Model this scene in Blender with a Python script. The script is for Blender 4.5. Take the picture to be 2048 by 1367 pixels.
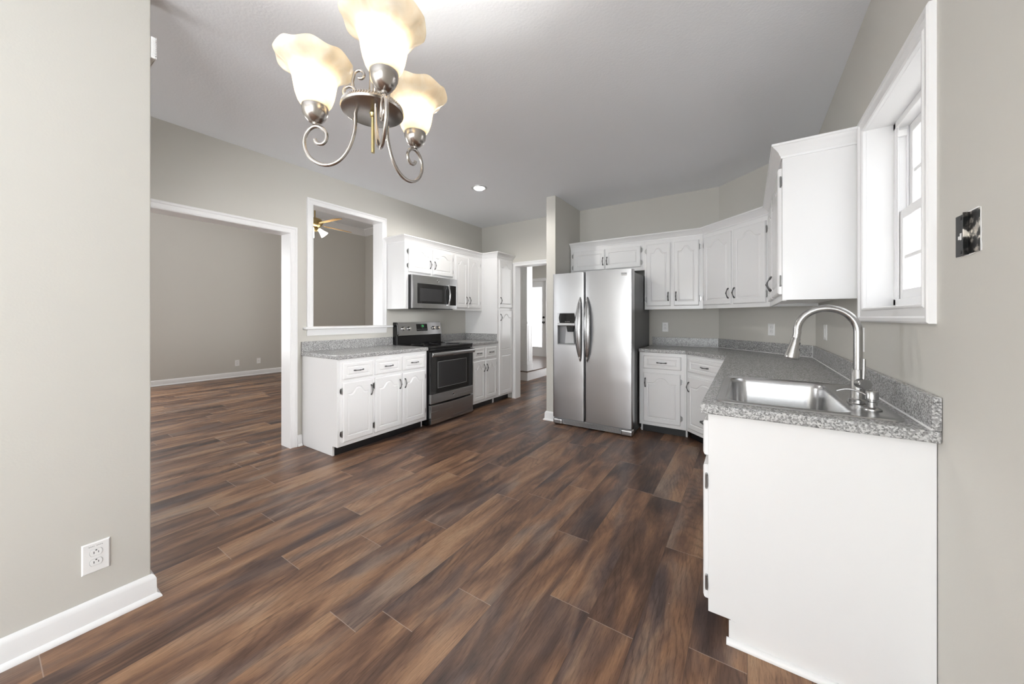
import bpy, bmesh, math, random
from mathutils import Vector, Matrix
PI = math.pi
for o in list(bpy.data.objects): bpy.data.objects.remove(o)
SC = bpy.context.scene
COL = SC.collection
# ------------------------------------------------------------------ camera, world, light, exposure
H = 1.248
cam = bpy.data.cameras.new('camera'); co = bpy.data.objects.new('camera', cam); COL.objects.link(co)
cam.sensor_width = 36.0; cam.lens = 36.0 * 715.25 / 2048.0
cam.shift_y = -(683.5 - 634.83) / 2048.0
cam.clip_start = 0.02
co.location = (0, 0, H); co.rotation_euler = (PI / 2, 0, math.radians(33.30))
SC.camera = co
vs = SC.view_settings
vs.view_transform = 'Standard'; vs.look = 'None'; vs.gamma = 1.0; vs.use_curve_mapping = False
vs.exposure = 0.97
try:
    SC.cycles.use_denoising = True
    SC.cycles.max_bounces = 10; SC.cycles.diffuse_bounces = 6; SC.cycles.glossy_bounces = 5
    SC.cycles.transmission_bounces = 8; SC.cycles.sample_clamp_indirect = 6.0
    SC.cycles.caustics_reflective = False; SC.cycles.caustics_refractive = False
except Exception: pass
W = bpy.data.worlds.new('overcast_sky'); SC.world = W; W.use_nodes = True
wn = W.node_tree.nodes; wl = W.node_tree.links
bg = wn['Background']
tc = wn.new('ShaderNodeTexCoord'); sx = wn.new('ShaderNodeSeparateXYZ'); cr = wn.new('ShaderNodeValToRGB')
wl.new(tc.outputs['Generated'], sx.inputs[0]); wl.new(sx.outputs['Z'], cr.inputs[0]); wl.new(cr.outputs[0], bg.inputs[0])
cr.color_ramp.elements[0].position = 0.0; cr.color_ramp.elements[0].color = (0.92, 0.94, 0.95, 1)
cr.color_ramp.elements[1].position = 0.6; cr.color_ramp.elements[1].color = (1.0, 1.02, 1.06, 1)
bg.inputs[1].default_value = 1.25

def area(name, loc, rot, sx_, sy_, power, col=(1, 1, 1)):
    l = bpy.data.lights.new(name, 'AREA'); l.shape = 'RECTANGLE'; l.size = sx_; l.size_y = sy_
    l.energy = power; l.color = col
    o = bpy.data.objects.new(name, l); COL.objects.link(o); o.location = loc; o.rotation_euler = rot
    return o
# daylight through the patio door behind the camera, plus added side lamps
UP = math.radians(44); XG_ = -8.99
area('patio_daylight', (-0.85, -3.30, 1.10), (PI / 2 + UP, 0, 0), 2.2, 1.9, 44, (0.925, 0.97, 1.0))
area('dining_fill_light', (0.62, -1.95, 1.45), (PI / 2 + math.radians(12), 0, PI / 2 - math.radians(40)), 1.1, 1.2, 30, (0.94, 0.98, 1.0))  # added lamp at an unseen window, brightens the near partition
area('side_hall_fill_light', (-2.95, -3.30, 1.15), (PI / 2 + math.radians(25), 0, 0), 0.95, 1.9, 26, (0.96, 0.985, 1.0))  # added lamp in the unseen rear-left bay, brightens the left cabinet end
sl = bpy.data.lights.new('hazy_sun', 'SUN'); sl.energy = 16.0; sl.angle = math.radians(38); sl.color = (1.0, 1.0, 1.0)
so_ = bpy.data.objects.new('hazy_sun', sl); COL.objects.link(so_); so_.rotation_euler = (0, PI / 2 - math.radians(5), math.radians(0))
area('great_room_fill_light', (-6.2, -2.20, 1.6), (PI / 2, 0, 0), 3.2, 1.9, 6, (0.96, 0.985, 1.0))  # added lamp to light the great room, no source in view
area('great_room_side_fill_light', (XG_ - 0.03, -0.10, 1.55), (PI / 2, 0, -PI / 2), 2.9, 2.2, 46, (0.98, 0.99, 1.0))  # added lamp throwing light through the wide opening onto the right wall
area('foyer_fill_light', (-1.42, 7.2, 1.6), (PI / 2, 0, PI / 2), 1.6, 1.6, 9, (1.0, 1.0, 1.0))  # added lamp to brighten the hall and foyer, source unseen

# ------------------------------------------------------------------ room dimensions
XL = -3.652; YB = 4.655; XR = 0.482; XD = -0.264; YD = 3.909; ZC = 2.723
XN = -2.223; YN = 0.449          # partition beside the camera
YR = -3.2                        # rear wall
XG = -8.99; YG = 6.15; ZG = 3.70 # great room

# ------------------------------------------------------------------ materials
def mat(name, color, rough=0.5, metal=0.0, spec=0.5, emit=None, es=0.0, coat=0.0):
    m = bpy.data.materials.new(name); m.use_nodes = True
    b = m.node_tree.nodes['Principled BSDF']
    b.inputs['Base Color'].default_value = (*color, 1); b.inputs['Roughness'].default_value = rough
    b.inputs['Metallic'].default_value = metal
    b.inputs['Specular IOR Level'].default_value = spec
    if coat: b.inputs['Coat Weight'].default_value = coat; b.inputs['Coat Roughness'].default_value = 0.08
    if emit: b.inputs['Emission Color'].default_value = (*emit, 1); b.inputs['Emission Strength'].default_value = es
    return m
def N(m, t, **kw):
    n = m.node_tree.nodes.new(t)
    for k, v in kw.items():
        if k in n.inputs: n.inputs[k].default_value = v
        else: setattr(n, k, v)
    return n
def L(m, a, b): m.node_tree.links.new(a, b)
def BS(m): return m.node_tree.nodes['Principled BSDF']
def bump(m, scale, strength, dist=0.002, detail=3.0, stretch=None, coord='Object'):
    t = N(m, 'ShaderNodeTexCoord'); n = N(m, 'ShaderNodeTexNoise'); n.inputs['Scale'].default_value = scale; n.inputs['Detail'].default_value = detail
    src = t.outputs[coord]
    if stretch:
        mp = N(m, 'ShaderNodeMapping'); mp.inputs['Scale'].default_value = stretch; L(m, src, mp.inputs[0]); src = mp.outputs[0]
    L(m, src, n.inputs['Vector'])
    b = N(m, 'ShaderNodeBump'); b.inputs['Strength'].default_value = strength; b.inputs['Distance'].default_value = dist
    L(m, n.outputs['Fac'], b.inputs['Height']); L(m, b.outputs[0], BS(m).inputs['Normal'])
    return n, b
def ramp(m, src, stops, interp='LINEAR'):
    r = N(m, 'ShaderNodeValToRGB'); cr = r.color_ramp; cr.interpolation = interp
    while len(cr.elements) > 1: cr.elements.remove(cr.elements[0])
    cr.elements[0].position = stops[0][0]; cr.elements[0].color = (*stops[0][1], 1)
    for p, c in stops[1:]:
        e = cr.elements.new(p); e.color = (*c, 1)
    L(m, src, r.inputs[0]); return r.outputs[0]
def g(v): return (v, v, v)

M = {}
M['wall'] = mat('wall_paint_greige', (0.60, 0.585, 0.545), 0.7); bump(M['wall'], 140, 0.12, 0.002)
M['ceiling'] = mat('ceiling_texture_paint', (0.86, 0.88, 0.915), 0.85); bump(M['ceiling'], 75, 0.25, 0.004, 4)
M['trim'] = mat('trim_white_semigloss', (0.84, 0.84, 0.845), 0.32)
M['cab'] = mat('cabinet_white_paint', (0.83, 0.83, 0.835), 0.22, coat=0.15); bump(M['cab'], 60, 0.05, 0.001)
M['plate'] = mat('outlet_white_plastic', (0.86, 0.86, 0.86), 0.3)
M['slot'] = mat('outlet_slot_dark', (0.05, 0.05, 0.05), 0.6)
M['toe'] = mat('toe_kick_black_vinyl', (0.012, 0.012, 0.013), 0.4)
M['dark'] = mat('dark_cavity', (0.02, 0.02, 0.02), 0.8)
M['caulk'] = mat('white_caulk', (0.8, 0.8, 0.8), 0.5)
M['pull'] = mat('pull_pewter', (0.12, 0.12, 0.123), 0.3, 1.0)
M['hinge'] = mat('hinge_nickel', (0.40, 0.40, 0.40), 0.3, 1.0)
M['black'] = mat('black_enamel', (0.008, 0.008, 0.009), 0.18)
M['glassblack'] = mat('black_oven_glass', (0.010, 0.010, 0.011), 0.05, spec=0.6)
M['ovenwin'] = mat('oven_window_glass', (0.035, 0.035, 0.037), 0.12)
M['chrome'] = mat('chrome', (0.75, 0.75, 0.76), 0.08, 1.0)
M['digits'] = mat('green_clock_digits', (0.02, 0.1, 0.03), 0.4, emit=(0.1, 0.9, 0.25), es=0.8)
M['print'] = mat('grey_print', (0.42, 0.42, 0.42), 0.5)
M['fridgeside'] = mat('fridge_side_grey', (0.115, 0.115, 0.118), 0.38, 0.3); bump(M['fridgeside'], 400, 0.1, 0.001)
M['plastgrey'] = mat('dispenser_grey_plastic', (0.30, 0.30, 0.31), 0.35)
M['plastlight'] = mat('dispenser_light_plastic', (0.55, 0.55, 0.56), 0.3)
def steel(name, col, rough, stretch, st=0.12, rv=0.1):
    m = mat(name, col, rough, 1.0)
    n, b = bump(m, 1.0, st, 0.0006, 3, stretch)
    mr = N(m, 'ShaderNodeMapRange'); mr.inputs['To Min'].default_value = rough - rv; mr.inputs['To Max'].default_value = rough + rv
    L(m, n.outputs['Fac'], mr.inputs['Value']); L(m, mr.outputs[0], BS(m).inputs['Roughness'])
    return m
M['steel'] = steel('stainless_brushed', (0.50, 0.50, 0.51), 0.29, (2, 2, 160), 0.006, 0.012)
def wavy(m):
    t = N(m, 'ShaderNodeTexCoord'); n = N(m, 'ShaderNodeTexNoise'); n.inputs['Scale'].default_value = 3.2; n.inputs['Detail'].default_value = 1.5
    L(m, t.outputs['Object'], n.inputs['Vector']); b = N(m, 'ShaderNodeBump'); b.inputs['Strength'].default_value = 0.5; b.inputs['Distance'].default_value = 0.010
    L(m, n.outputs['Fac'], b.inputs['Height']); old = BS(m).inputs['Normal'].links[0].from_node; L(m, b.outputs[0], old.inputs['Normal'])
wavy(M['steel'])
M['steelr'] = steel('stainless_range', (0.44, 0.44, 0.445), 0.27, (2, 2, 160), 0.006, 0.012)
M['sink'] = steel('stainless_sink', (0.58, 0.58, 0.585), 0.24, (160, 3, 3), 0.008, 0.02)
M['handle'] = steel('stainless_handle', (0.42, 0.42, 0.425), 0.24, (300, 300, 4))
M['faucet'] = steel('brushed_nickel_faucet', (0.44, 0.435, 0.43), 0.24, (40, 40, 40), 0.004, 0.015)
M['nickel'] = steel('brushed_nickel_lamp', (0.46, 0.43, 0.405), 0.25, (40, 40, 40), 0.004, 0.015)
M['brass'] = mat('brass_rod', (0.55, 0.45, 0.22), 0.3, 1.0)
M['goldwood'] = mat('fan_blade_oak', (0.50, 0.30, 0.11), 0.35)
M['bronze'] = mat('fan_antique_brass', (0.35, 0.26, 0.12), 0.3, 1.0)
M['bulb'] = mat('lit_bulb', (1, 1, 1), 0.5, emit=(1.0, 0.86, 0.62), es=14.0)
M['ledlens'] = mat('lit_led_lens', (1, 1, 1), 0.5, emit=(1.0, 0.98, 0.95), es=6.0)
M['fanlens'] = mat('fan_lamp_glass', (1, 1, 1), 0.5, emit=(1.0, 0.97, 0.9), es=2.5)
M['extwhite'] = mat('white_vinyl_boards', (0.9, 0.9, 0.92), 0.5)
M['lawn'] = mat('pale_concrete_patio', (0.45, 0.45, 0.43), 0.9)
M['boxmetal'] = mat('rusty_box_metal', (0.35, 0.33, 0.30), 0.35, 0.9)
def _m():
    m = M['boxmetal']; t = N(m, 'ShaderNodeTexCoord'); n = N(m, 'ShaderNodeTexNoise'); n.inputs['Scale'].default_value = 38; n.inputs['Detail'].default_value = 3
    L(m, t.outputs['Object'], n.inputs['Vector'])
    c = ramp(m, n.outputs['Fac'], [(0.42, (0.012, 0.012, 0.012)), (0.52, (0.06, 0.055, 0.05)), (0.58, (0.6, 0.56, 0.5)), (0.75, (0.75, 0.68, 0.6))])
    L(m, c, BS(m).inputs['Base Color'])
_m()
# laminate countertop
def granite(name='granite_laminate'):
    m = mat(name, g(0.4), 0.25)
    t = N(m, 'ShaderNodeTexCoord')
    v = N(m, 'ShaderNodeTexVoronoi'); v.inputs['Scale'].default_value = 225; L(m, t.outputs['Object'], v.inputs['Vector'])
    sp = N(m, 'ShaderNodeSeparateColor'); L(m, v.outputs['Color'], sp.inputs[0])
    c1 = ramp(m, sp.outputs[0], [(0.0, g(0.02)), (0.13, g(0.05)), (0.17, g(0.20)), (0.56, (0.30, 0.295, 0.295)), (0.61, g(0.62)), (1.0, g(0.78))])
    n = N(m, 'ShaderNodeTexNoise'); n.inputs['Scale'].default_value = 150; n.inputs['Detail'].default_value = 4; L(m, t.outputs['Object'], n.inputs['Vector'])
    c2 = ramp(m, n.outputs['Fac'], [(0.30, g(0.08)), (0.42, g(0.28)), (0.6, (0.43, 0.425, 0.425)), (0.72, g(0.74))])
    mx = N(m, 'ShaderNodeMix', data_type='RGBA'); mx.inputs[0].default_value = 0.5
    L(m, c1, mx.inputs[6]); L(m, c2, mx.inputs[7]); L(m, mx.outputs[2], BS(m).inputs['Base Color'])
    return m
M['granite'] = granite()
# plank floor : per-plank UV in metres and a random colour attribute
def plank():
    m = mat('vinyl_plank_wood', (0.2, 0.13, 0.1), 0.4, spec=0.32)
    uv = N(m, 'ShaderNodeUVMap', uv_map='plank'); at = N(m, 'ShaderNodeAttribute', attribute_name='rnd')
    sp = N(m, 'ShaderNodeSeparateXYZ'); L(m, uv.outputs[0], sp.inputs[0])
    sr = N(m, 'ShaderNodeSeparateColor'); L(m, at.outputs['Color'], sr.inputs[0])
    def ma(op, a, b, c=None):
        n = N(m, 'ShaderNodeMath', operation=op)
        for i, x in enumerate((a, b, c)):
            if x is None: continue
            if isinstance(x, (int, float)): n.inputs[i].default_value = x
            else: L(m, x, n.inputs[i])
        return n.outputs[0]
    def vec(su, sv, off):
        c = N(m, 'ShaderNodeCombineXYZ')
        L(m, ma('MULTIPLY_ADD', sp.outputs[0], su, ma('MULTIPLY', sr.outputs[0], 40 + off)), c.inputs[0])
        L(m, ma('MULTIPLY_ADD', sp.outputs[1], sv, ma('MULTIPLY', sr.outputs[1], 60 + off)), c.inputs[1])
        L(m, ma('MULTIPLY', sr.outputs[2], 30.0), c.inputs[2]); return c.outputs[0]
    def noise(v, det=3.0, dist=0.0, rough=0.5):
        n = N(m, 'ShaderNodeTexNoise'); n.inputs['Scale'].default_value = 1.0; n.inputs['Detail'].default_value = det
        n.inputs['Distortion'].default_value = dist; n.inputs['Roughness'].default_value = rough; L(m, v, n.inputs['Vector']); return n.outputs['Fac']
    band = noise(vec(1.9, 9, 3), 3.5, 0.6, 0.55)
    tone = ma('ADD', band, ma('MULTIPLY_ADD', sr.outputs[2], 0.22, -0.11))
    base = ramp(m, tone, [(0.24, (0.058, 0.035, 0.026)), (0.36, (0.105, 0.058, 0.040)), (0.46, (0.168, 0.091, 0.058)),
                          (0.56, (0.245, 0.135, 0.080)), (0.66, (0.325, 0.189, 0.112)), (0.80, (0.370, 0.232, 0.140))])
    grey = noise(vec(1.8, 6, 11), 2.5, 0.4)
    gm = ramp(m, grey, [(0.47, g(0.0)), (0.66, g(0.8))])
    mx = N(m, 'ShaderNodeMix', data_type='RGBA'); L(m, gm, mx.inputs[0]); L(m, base, mx.inputs[6])
    gcol = ramp(m, tone, [(0.28, (0.052, 0.039, 0.041)), (0.50, (0.125, 0.090, 0.081)), (0.75, (0.275, 0.211, 0.167))])
    L(m, gcol, mx.inputs[7])
    grain = noise(vec(11, 200, 7), 4, 0.5, 0.65)
    gr = ramp(m, grain, [(0.28, g(0.55)), (0.43, g(0.92)), (0.58, g(1.07)), (0.8, g(1.25))])
    m1 = N(m, 'ShaderNodeMix', data_type='RGBA', blend_type='MULTIPLY'); m1.inputs[0].default_value = 0.85
    L(m, mx.outputs[2], m1.inputs[6]); L(m, gr, m1.inputs[7])
    pores = noise(vec(26, 460, 29), 3, 0.2, 0.6)
    pr_ = ramp(m, pores, [(0.30, g(0.45)), (0.42, g(0.93)), (0.62, g(1.05)), (0.8, g(1.22))])
    mp_ = N(m, 'ShaderNodeMix', data_type='RGBA', blend_type='MULTIPLY'); mp_.inputs[0].default_value = 0.8
    L(m, m1.outputs[2], mp_.inputs[6]); L(m, pr_, mp_.inputs[7]); m1 = mp_
    # cathedral figure
    wv = N(m, 'ShaderNodeTexWave', wave_type='RINGS', rings_direction='Z'); wv.inputs['Scale'].default_value = 1.0
    wv.inputs['Distortion'].default_value = 7.0; wv.inputs['Detail'].default_value = 2.0; wv.inputs['Detail Scale'].default_value = 1.2
    L(m, vec(4.2, 15, 17), wv.inputs['Vector'])
    fig = ramp(m, wv.outputs['Fac'], [(0.0, g(0.50)), (0.25, g(0.95)), (1.0, g(1.08))])
    fmask = ramp(m, noise(vec(1.6, 5, 23), 1.5), [(0.48, g(0.0)), (0.64, g(0.55))])
    m2 = N(m, 'ShaderNodeMix', data_type='RGBA', blend_type='MULTIPLY'); L(m, fmask, m2.inputs[0]); L(m, m1.outputs[2], m2.inputs[6]); L(m, fig, m2.inputs[7])
    # joints : attribute alpha-free, from uv distances stored in second map
    e = N(m, 'ShaderNodeUVMap', uv_map='edge'); se = N(m, 'ShaderNodeSeparateXYZ'); L(m, e.outputs[0], se.inputs[0])
    endj = ma('LESS_THAN', ma('ABSOLUTE', ma('SUBTRACT', ma('ABSOLUTE', se.outputs[0], 0), 0.0), 0), 0.0016)
    sidj = ma('LESS_THAN', se.outputs[1], 0.0011)
    m3 = N(m, 'ShaderNodeMix', data_type='RGBA'); L(m, ma('MULTIPLY', endj, 0.55), m3.inputs[0]); L(m, m2.outputs[2], m3.inputs[6]); m3.inputs[7].default_value = (0.42, 0.34, 0.29, 1)
    m4 = N(m, 'ShaderNodeMix', data_type='RGBA'); L(m, ma('MULTIPLY', sidj, 0.5), m4.inputs[0]); L(m, m3.outputs[2], m4.inputs[6]); m4.inputs[7].default_value = (0.05, 0.035, 0.03, 1)
    # tiny white dust specks left on the boards
    tcx = N(m, 'ShaderNodeTexCoord'); vo = N(m, 'ShaderNodeTexVoronoi'); vo.inputs['Scale'].default_value = 5.5; L(m, tcx.outputs['Object'], vo.inputs['Vector'])
    dust = ma('LESS_THAN', vo.outputs['Distance'], 0.009)
    m5 = N(m, 'ShaderNodeMix', data_type='RGBA'); L(m, dust, m5.inputs[0]); L(m, m4.outputs[2], m5.inputs[6]); m5.inputs[7].default_value = (0.7, 0.7, 0.68, 1)
    L(m, m5.outputs[2], BS(m).inputs['Base Color'])
    rr = N(m, 'ShaderNodeMapRange'); rr.inputs['To Min'].default_value = 0.30; rr.inputs['To Max'].default_value = 0.48; L(m, grain, rr.inputs['Value']); L(m, rr.outputs[0], BS(m).inputs['Roughness'])
    b = N(m, 'ShaderNodeBump'); b.inputs['Strength'].default_value = 0.18; b.inputs['Distance'].default_value = 0.001; L(m, grain, b.inputs['Height']); L(m, b.outputs[0], BS(m).inputs['Normal'])
    return m
M['plank'] = plank()
# alabaster lamp glass
def alabaster():
    m = bpy.data.materials.new('alabaster_glass'); m.use_nodes = True; nt = m.node_tree
    out = nt.nodes['Material Output']; b = BS(m)
    t = N(m, 'ShaderNodeTexCoord'); n = N(m, 'ShaderNodeTexNoise'); n.inputs['Scale'].default_value = 22; n.inputs['Detail'].default_value = 3; n.inputs['Distortion'].default_value = 1.2
    L(m, t.outputs['Object'], n.inputs['Vector'])
    c = ramp(m, n.outputs['Fac'], [(0.3, (0.88, 0.81, 0.70)), (0.55, (0.93, 0.885, 0.80)), (0.75, (0.96, 0.935, 0.89))])
    L(m, c, b.inputs['Base Color']); b.inputs['Roughness'].default_value = 0.22
    tr = N(m, 'ShaderNodeBsdfTranslucent'); L(m, c, tr.inputs['Color'])
    mx = N(m, 'ShaderNodeMixShader'); mx.inputs[0].default_value = 0.52
    L(m, b.outputs[0], mx.inputs[1]); L(m, tr.outputs[0], mx.inputs[2]); L(m, mx.outputs[0], out.inputs[0])
    return m
M['alabaster'] = alabaster()
def pane():
    m = bpy.data.materials.new('window_pane_glass'); m.use_nodes = True
    out = m.node_tree.nodes['Material Output']
    tr = N(m, 'ShaderNodeBsdfTransparent'); gl = N(m, 'ShaderNodeBsdfGlossy'); gl.inputs['Roughness'].default_value = 0.02
    mx = N(m, 'ShaderNodeMixShader'); mx.inputs[0].default_value = 0.07
    L(m, tr.outputs[0], mx.inputs[1]); L(m, gl.outputs[0], mx.inputs[2]); L(m, mx.outputs[0], out.inputs[0]); return m
M['pane'] = pane()
# brushed curtain cloth
def sheer():
    m = bpy.data.materials.new('sheer_white_cloth'); m.use_nodes = True
    out = m.node_tree.nodes['Material Output']; b = BS(m); b.inputs['Base Color'].default_value = (0.9, 0.9, 0.92, 1); b.inputs['Roughness'].default_value = 0.9
    tr = N(m, 'ShaderNodeBsdfTranslucent'); tr.inputs['Color'].default_value = (0.92, 0.92, 0.94, 1)
    mx = N(m, 'ShaderNodeMixShader'); mx.inputs[0].default_value = 0.5
    L(m, b.outputs[0], mx.inputs[1]); L(m, tr.outputs[0], mx.inputs[2]); L(m, mx.outputs[0], out.inputs[0]); return m
M['sheer'] = sheer()

# ------------------------------------------------------------------ mesh helpers
class MB:
    def __init__(s): s.v = []; s.f = []; s.mi = []; s.cur = 0
    def add(s, vs_, fs):
        n = len(s.v); s.v += [tuple(p) for p in vs_]; s.f += [tuple(i + n for i in f) for f in fs]; s.mi += [s.cur] * len(fs); return s
    def box(s, x0, x1, y0, y1, z0, z1):
        x0, x1 = min(x0, x1), max(x0, x1); y0, y1 = min(y0, y1), max(y0, y1); z0, z1 = min(z0, z1), max(z0, z1)
        return s.add([(x0, y0, z0), (x1, y0, z0), (x1, y1, z0), (x0, y1, z0), (x0, y0, z1), (x1, y0, z1), (x1, y1, z1), (x0, y1, z1)],
                     [(3, 2, 1, 0), (4, 5, 6, 7), (0, 1, 5, 4), (1, 2, 6, 5), (2, 3, 7, 6), (3, 0, 4, 7)])
    def prism(s, pts, axis, a, b):
        # pts in the two other axes (cyclic order): z->(x,y) x->(y,z) y->(x,z)
        def P(p, t): return {'z': (p[0], p[1], t), 'x': (t, p[0], p[1]), 'y': (p[0], t, p[1])}[axis]
        n = len(pts); vs_ = [P(p, a) for p in pts] + [P(p, b) for p in pts]
        fs = [tuple(range(n))[::-1], tuple(range(n, 2 * n))] + [(i, (i + 1) % n, n + (i + 1) % n, n + i) for i in range(n)]
        return s.add(vs_, fs)
    def tube(s, path, r, seg=10, caps=True, squash=None):
        path = [Vector(p) for p in path]; n = len(path); rs = r if isinstance(r, (list, tuple)) else [r] * n
        T = [(path[min(i + 1, n - 1)] - path[max(i - 1, 0)]).normalized() for i in range(n)]
        u = T[0].orthogonal().normalized(); vs_ = []
        for i in range(n):
            if i: 
                q = T[i - 1].rotation_difference(T[i]); u = q @ u
            u = (u - T[i] * u.dot(T[i])).normalized(); w = T[i].cross(u)
            for k in range(seg):
                a = 2 * PI * k / seg; vs_.append(path[i] + (u * math.cos(a) + w * math.sin(a)) * rs[i])
        fs = [(i * seg + k, i * seg + (k + 1) % seg, (i + 1) * seg + (k + 1) % seg, (i + 1) * seg + k) for i in range(n - 1) for k in range(seg)]
        if caps: fs += [tuple(range(seg))[::-1], tuple(range((n - 1) * seg, n * seg))]
        return s.add(vs_, fs)
    def lathe(s, prof, c=(0, 0, 0), seg=32, axis='z', close=False, rad=None):
        vs_ = []; n = len(prof)
        for i, (r, h) in enumerate(prof):
            for k in range(seg):
                a = 2 * PI * k / seg; rr, hh = (r, h) if rad is None else rad(i, a, r, h)
                x, y = rr * math.cos(a), rr * math.sin(a)
                p = {'z': (x, y, hh), 'y': (x, -hh, y), 'x': (hh, x, y)}[axis]
                vs_.append((p[0] + c[0], p[1] + c[1], p[2] + c[2]))
        m = n if close else n - 1
        fs = [(i * seg + k, i * seg + (k + 1) % seg, ((i + 1) % n) * seg + (k + 1) % seg, ((i + 1) % n) * seg + k) for i in range(m) for k in range(seg)]
        if not close:
            if prof[0][0] > 1e-6: fs.append(tuple(range(seg))[::-1])
            if prof[-1][0] > 1e-6: fs.append(tuple(range((n - 1) * seg, n * seg)))
        return s.add(vs_, fs)
    def xf(s, mtx):
        s.v = [tuple(mtx @ Vector(p)) for p in s.v]; return s
    def join(s, o):
        c = s.cur
        n = len(s.v); s.v += o.v; s.f += [tuple(i + n for i in f) for f in o.f]; s.mi += [c] * len(o.f); return s
    def build(s, name, m, parent=None, bevel=0.0, smooth=0, seg=2, loc=None, fix=True):
        me = bpy.data.meshes.new(name); me.from_pydata(s.v, [], s.f)
        ms = m if isinstance(m, (list, tuple)) else [m]
        for q in ms: me.materials.append(q)
        if len(ms) > 1: me.polygons.foreach_set('material_index', s.mi)
        if fix:
            bm = bmesh.new(); bm.from_mesh(me)
            if smooth: bmesh.ops.remove_doubles(bm, verts=bm.verts, dist=1e-6)
            bmesh.ops.recalc_face_normals(bm, faces=bm.faces); bm.to_mesh(me); bm.free()
        if smooth:
            me.polygons.foreach_set('use_smooth', [True] * len(me.polygons)); me.set_sharp_from_angle(angle=math.radians(smooth))
        me.update()
        o = bpy.data.objects.new(name, me); COL.objects.link(o)
        if parent: o.parent = parent
        if loc: o.location = loc
        if bevel:
            bv = o.modifiers.new('edge', 'BEVEL'); bv.width = bevel; bv.segments = seg; bv.limit_method = 'ANGLE'; bv.angle_limit = math.radians(40)
        return o
def tag(o, label=None, cat=None, group=None, kind=None):
    if label: o['label'] = label
    if cat: o['category'] = cat
    if group: o['group'] = group
    if kind: o['kind'] = kind
    return o
def empty(name, loc, rz=0.0, label=None, cat=None, group=None, kind=None):
    o = bpy.data.objects.new(name, None); COL.objects.link(o); o.location = loc; o.rotation_euler = (0, 0, rz); o.empty_display_size = 0.05
    return tag(o, label, cat, group, kind)
def struct(o, label, cat): return tag(o, label, cat, None, 'structure')
def copy_tree(o, parent=None):
    c = o.copy(); COL.objects.link(c); c.parent = parent
    for ch in o.children: copy_tree(ch, c)
    return c
def loc_of(root):
    return Matrix.Translation(root.location) @ Matrix.Rotation(root.rotation_euler.z, 4, 'Z')
def inset(pts, d):
    n = len(pts); out = []
    A = sum(pts[i][0] * pts[(i + 1) % n][1] - pts[(i + 1) % n][0] * pts[i][1] for i in range(n)); sg = 1 if A > 0 else -1
    for i in range(n):
        p0, p1, p2 = Vector(pts[i - 1]), Vector(pts[i]), Vector(pts[(i + 1) % n])
        e1 = (p1 - p0).normalized(); e2 = (p2 - p1).normalized()
        n1 = Vector((-e1.y, e1.x)) * sg; n2 = Vector((-e2.y, e2.x)) * sg
        b = (n1 + n2); b = b.normalized() if b.length > 1e-6 else n1
        k = d / max(0.5, b.dot(n1)); out.append((p1.x + b.x * k, p1.y + b.y * k))
    return out
def sweep(path, prof, ends=None):
    """mitred sweep of prof (out, z) along a 2D path; out is to the right of travel. returns one MB per segment"""
    n = len(path); P = [Vector(p) for p in path]; rings = []
    dirs = [(P[i + 1] - P[i]).normalized() for i in range(n - 1)]
    for i in range(n):
        if i == 0: b = Vector((dirs[0].y, -dirs[0].x)); k = 1.0
        elif i == n - 1: b = Vector((dirs[-1].y, -dirs[-1].x)); k = 1.0
        else:
            a1 = Vector((dirs[i - 1].y, -dirs[i - 1].x)); a2 = Vector((dirs[i].y, -dirs[i].x)); b = (a1 + a2).normalized(); k = 1.0 / b.dot(a1)
        rings.append([(P[i].x + b.x * o * k, P[i].y + b.y * o * k, z) for o, z in prof])
    out = []; m = len(prof)
    for i in range(n - 1):
        mb = MB(); mb.add(rings[i] + rings[i + 1], [(j, (j + 1) % m, m + (j + 1) % m, m + j) for j in range(m)] + [tuple(range(m)), tuple(range(m, 2 * m))[::-1]])
        out.append(mb)
    return out

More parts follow.
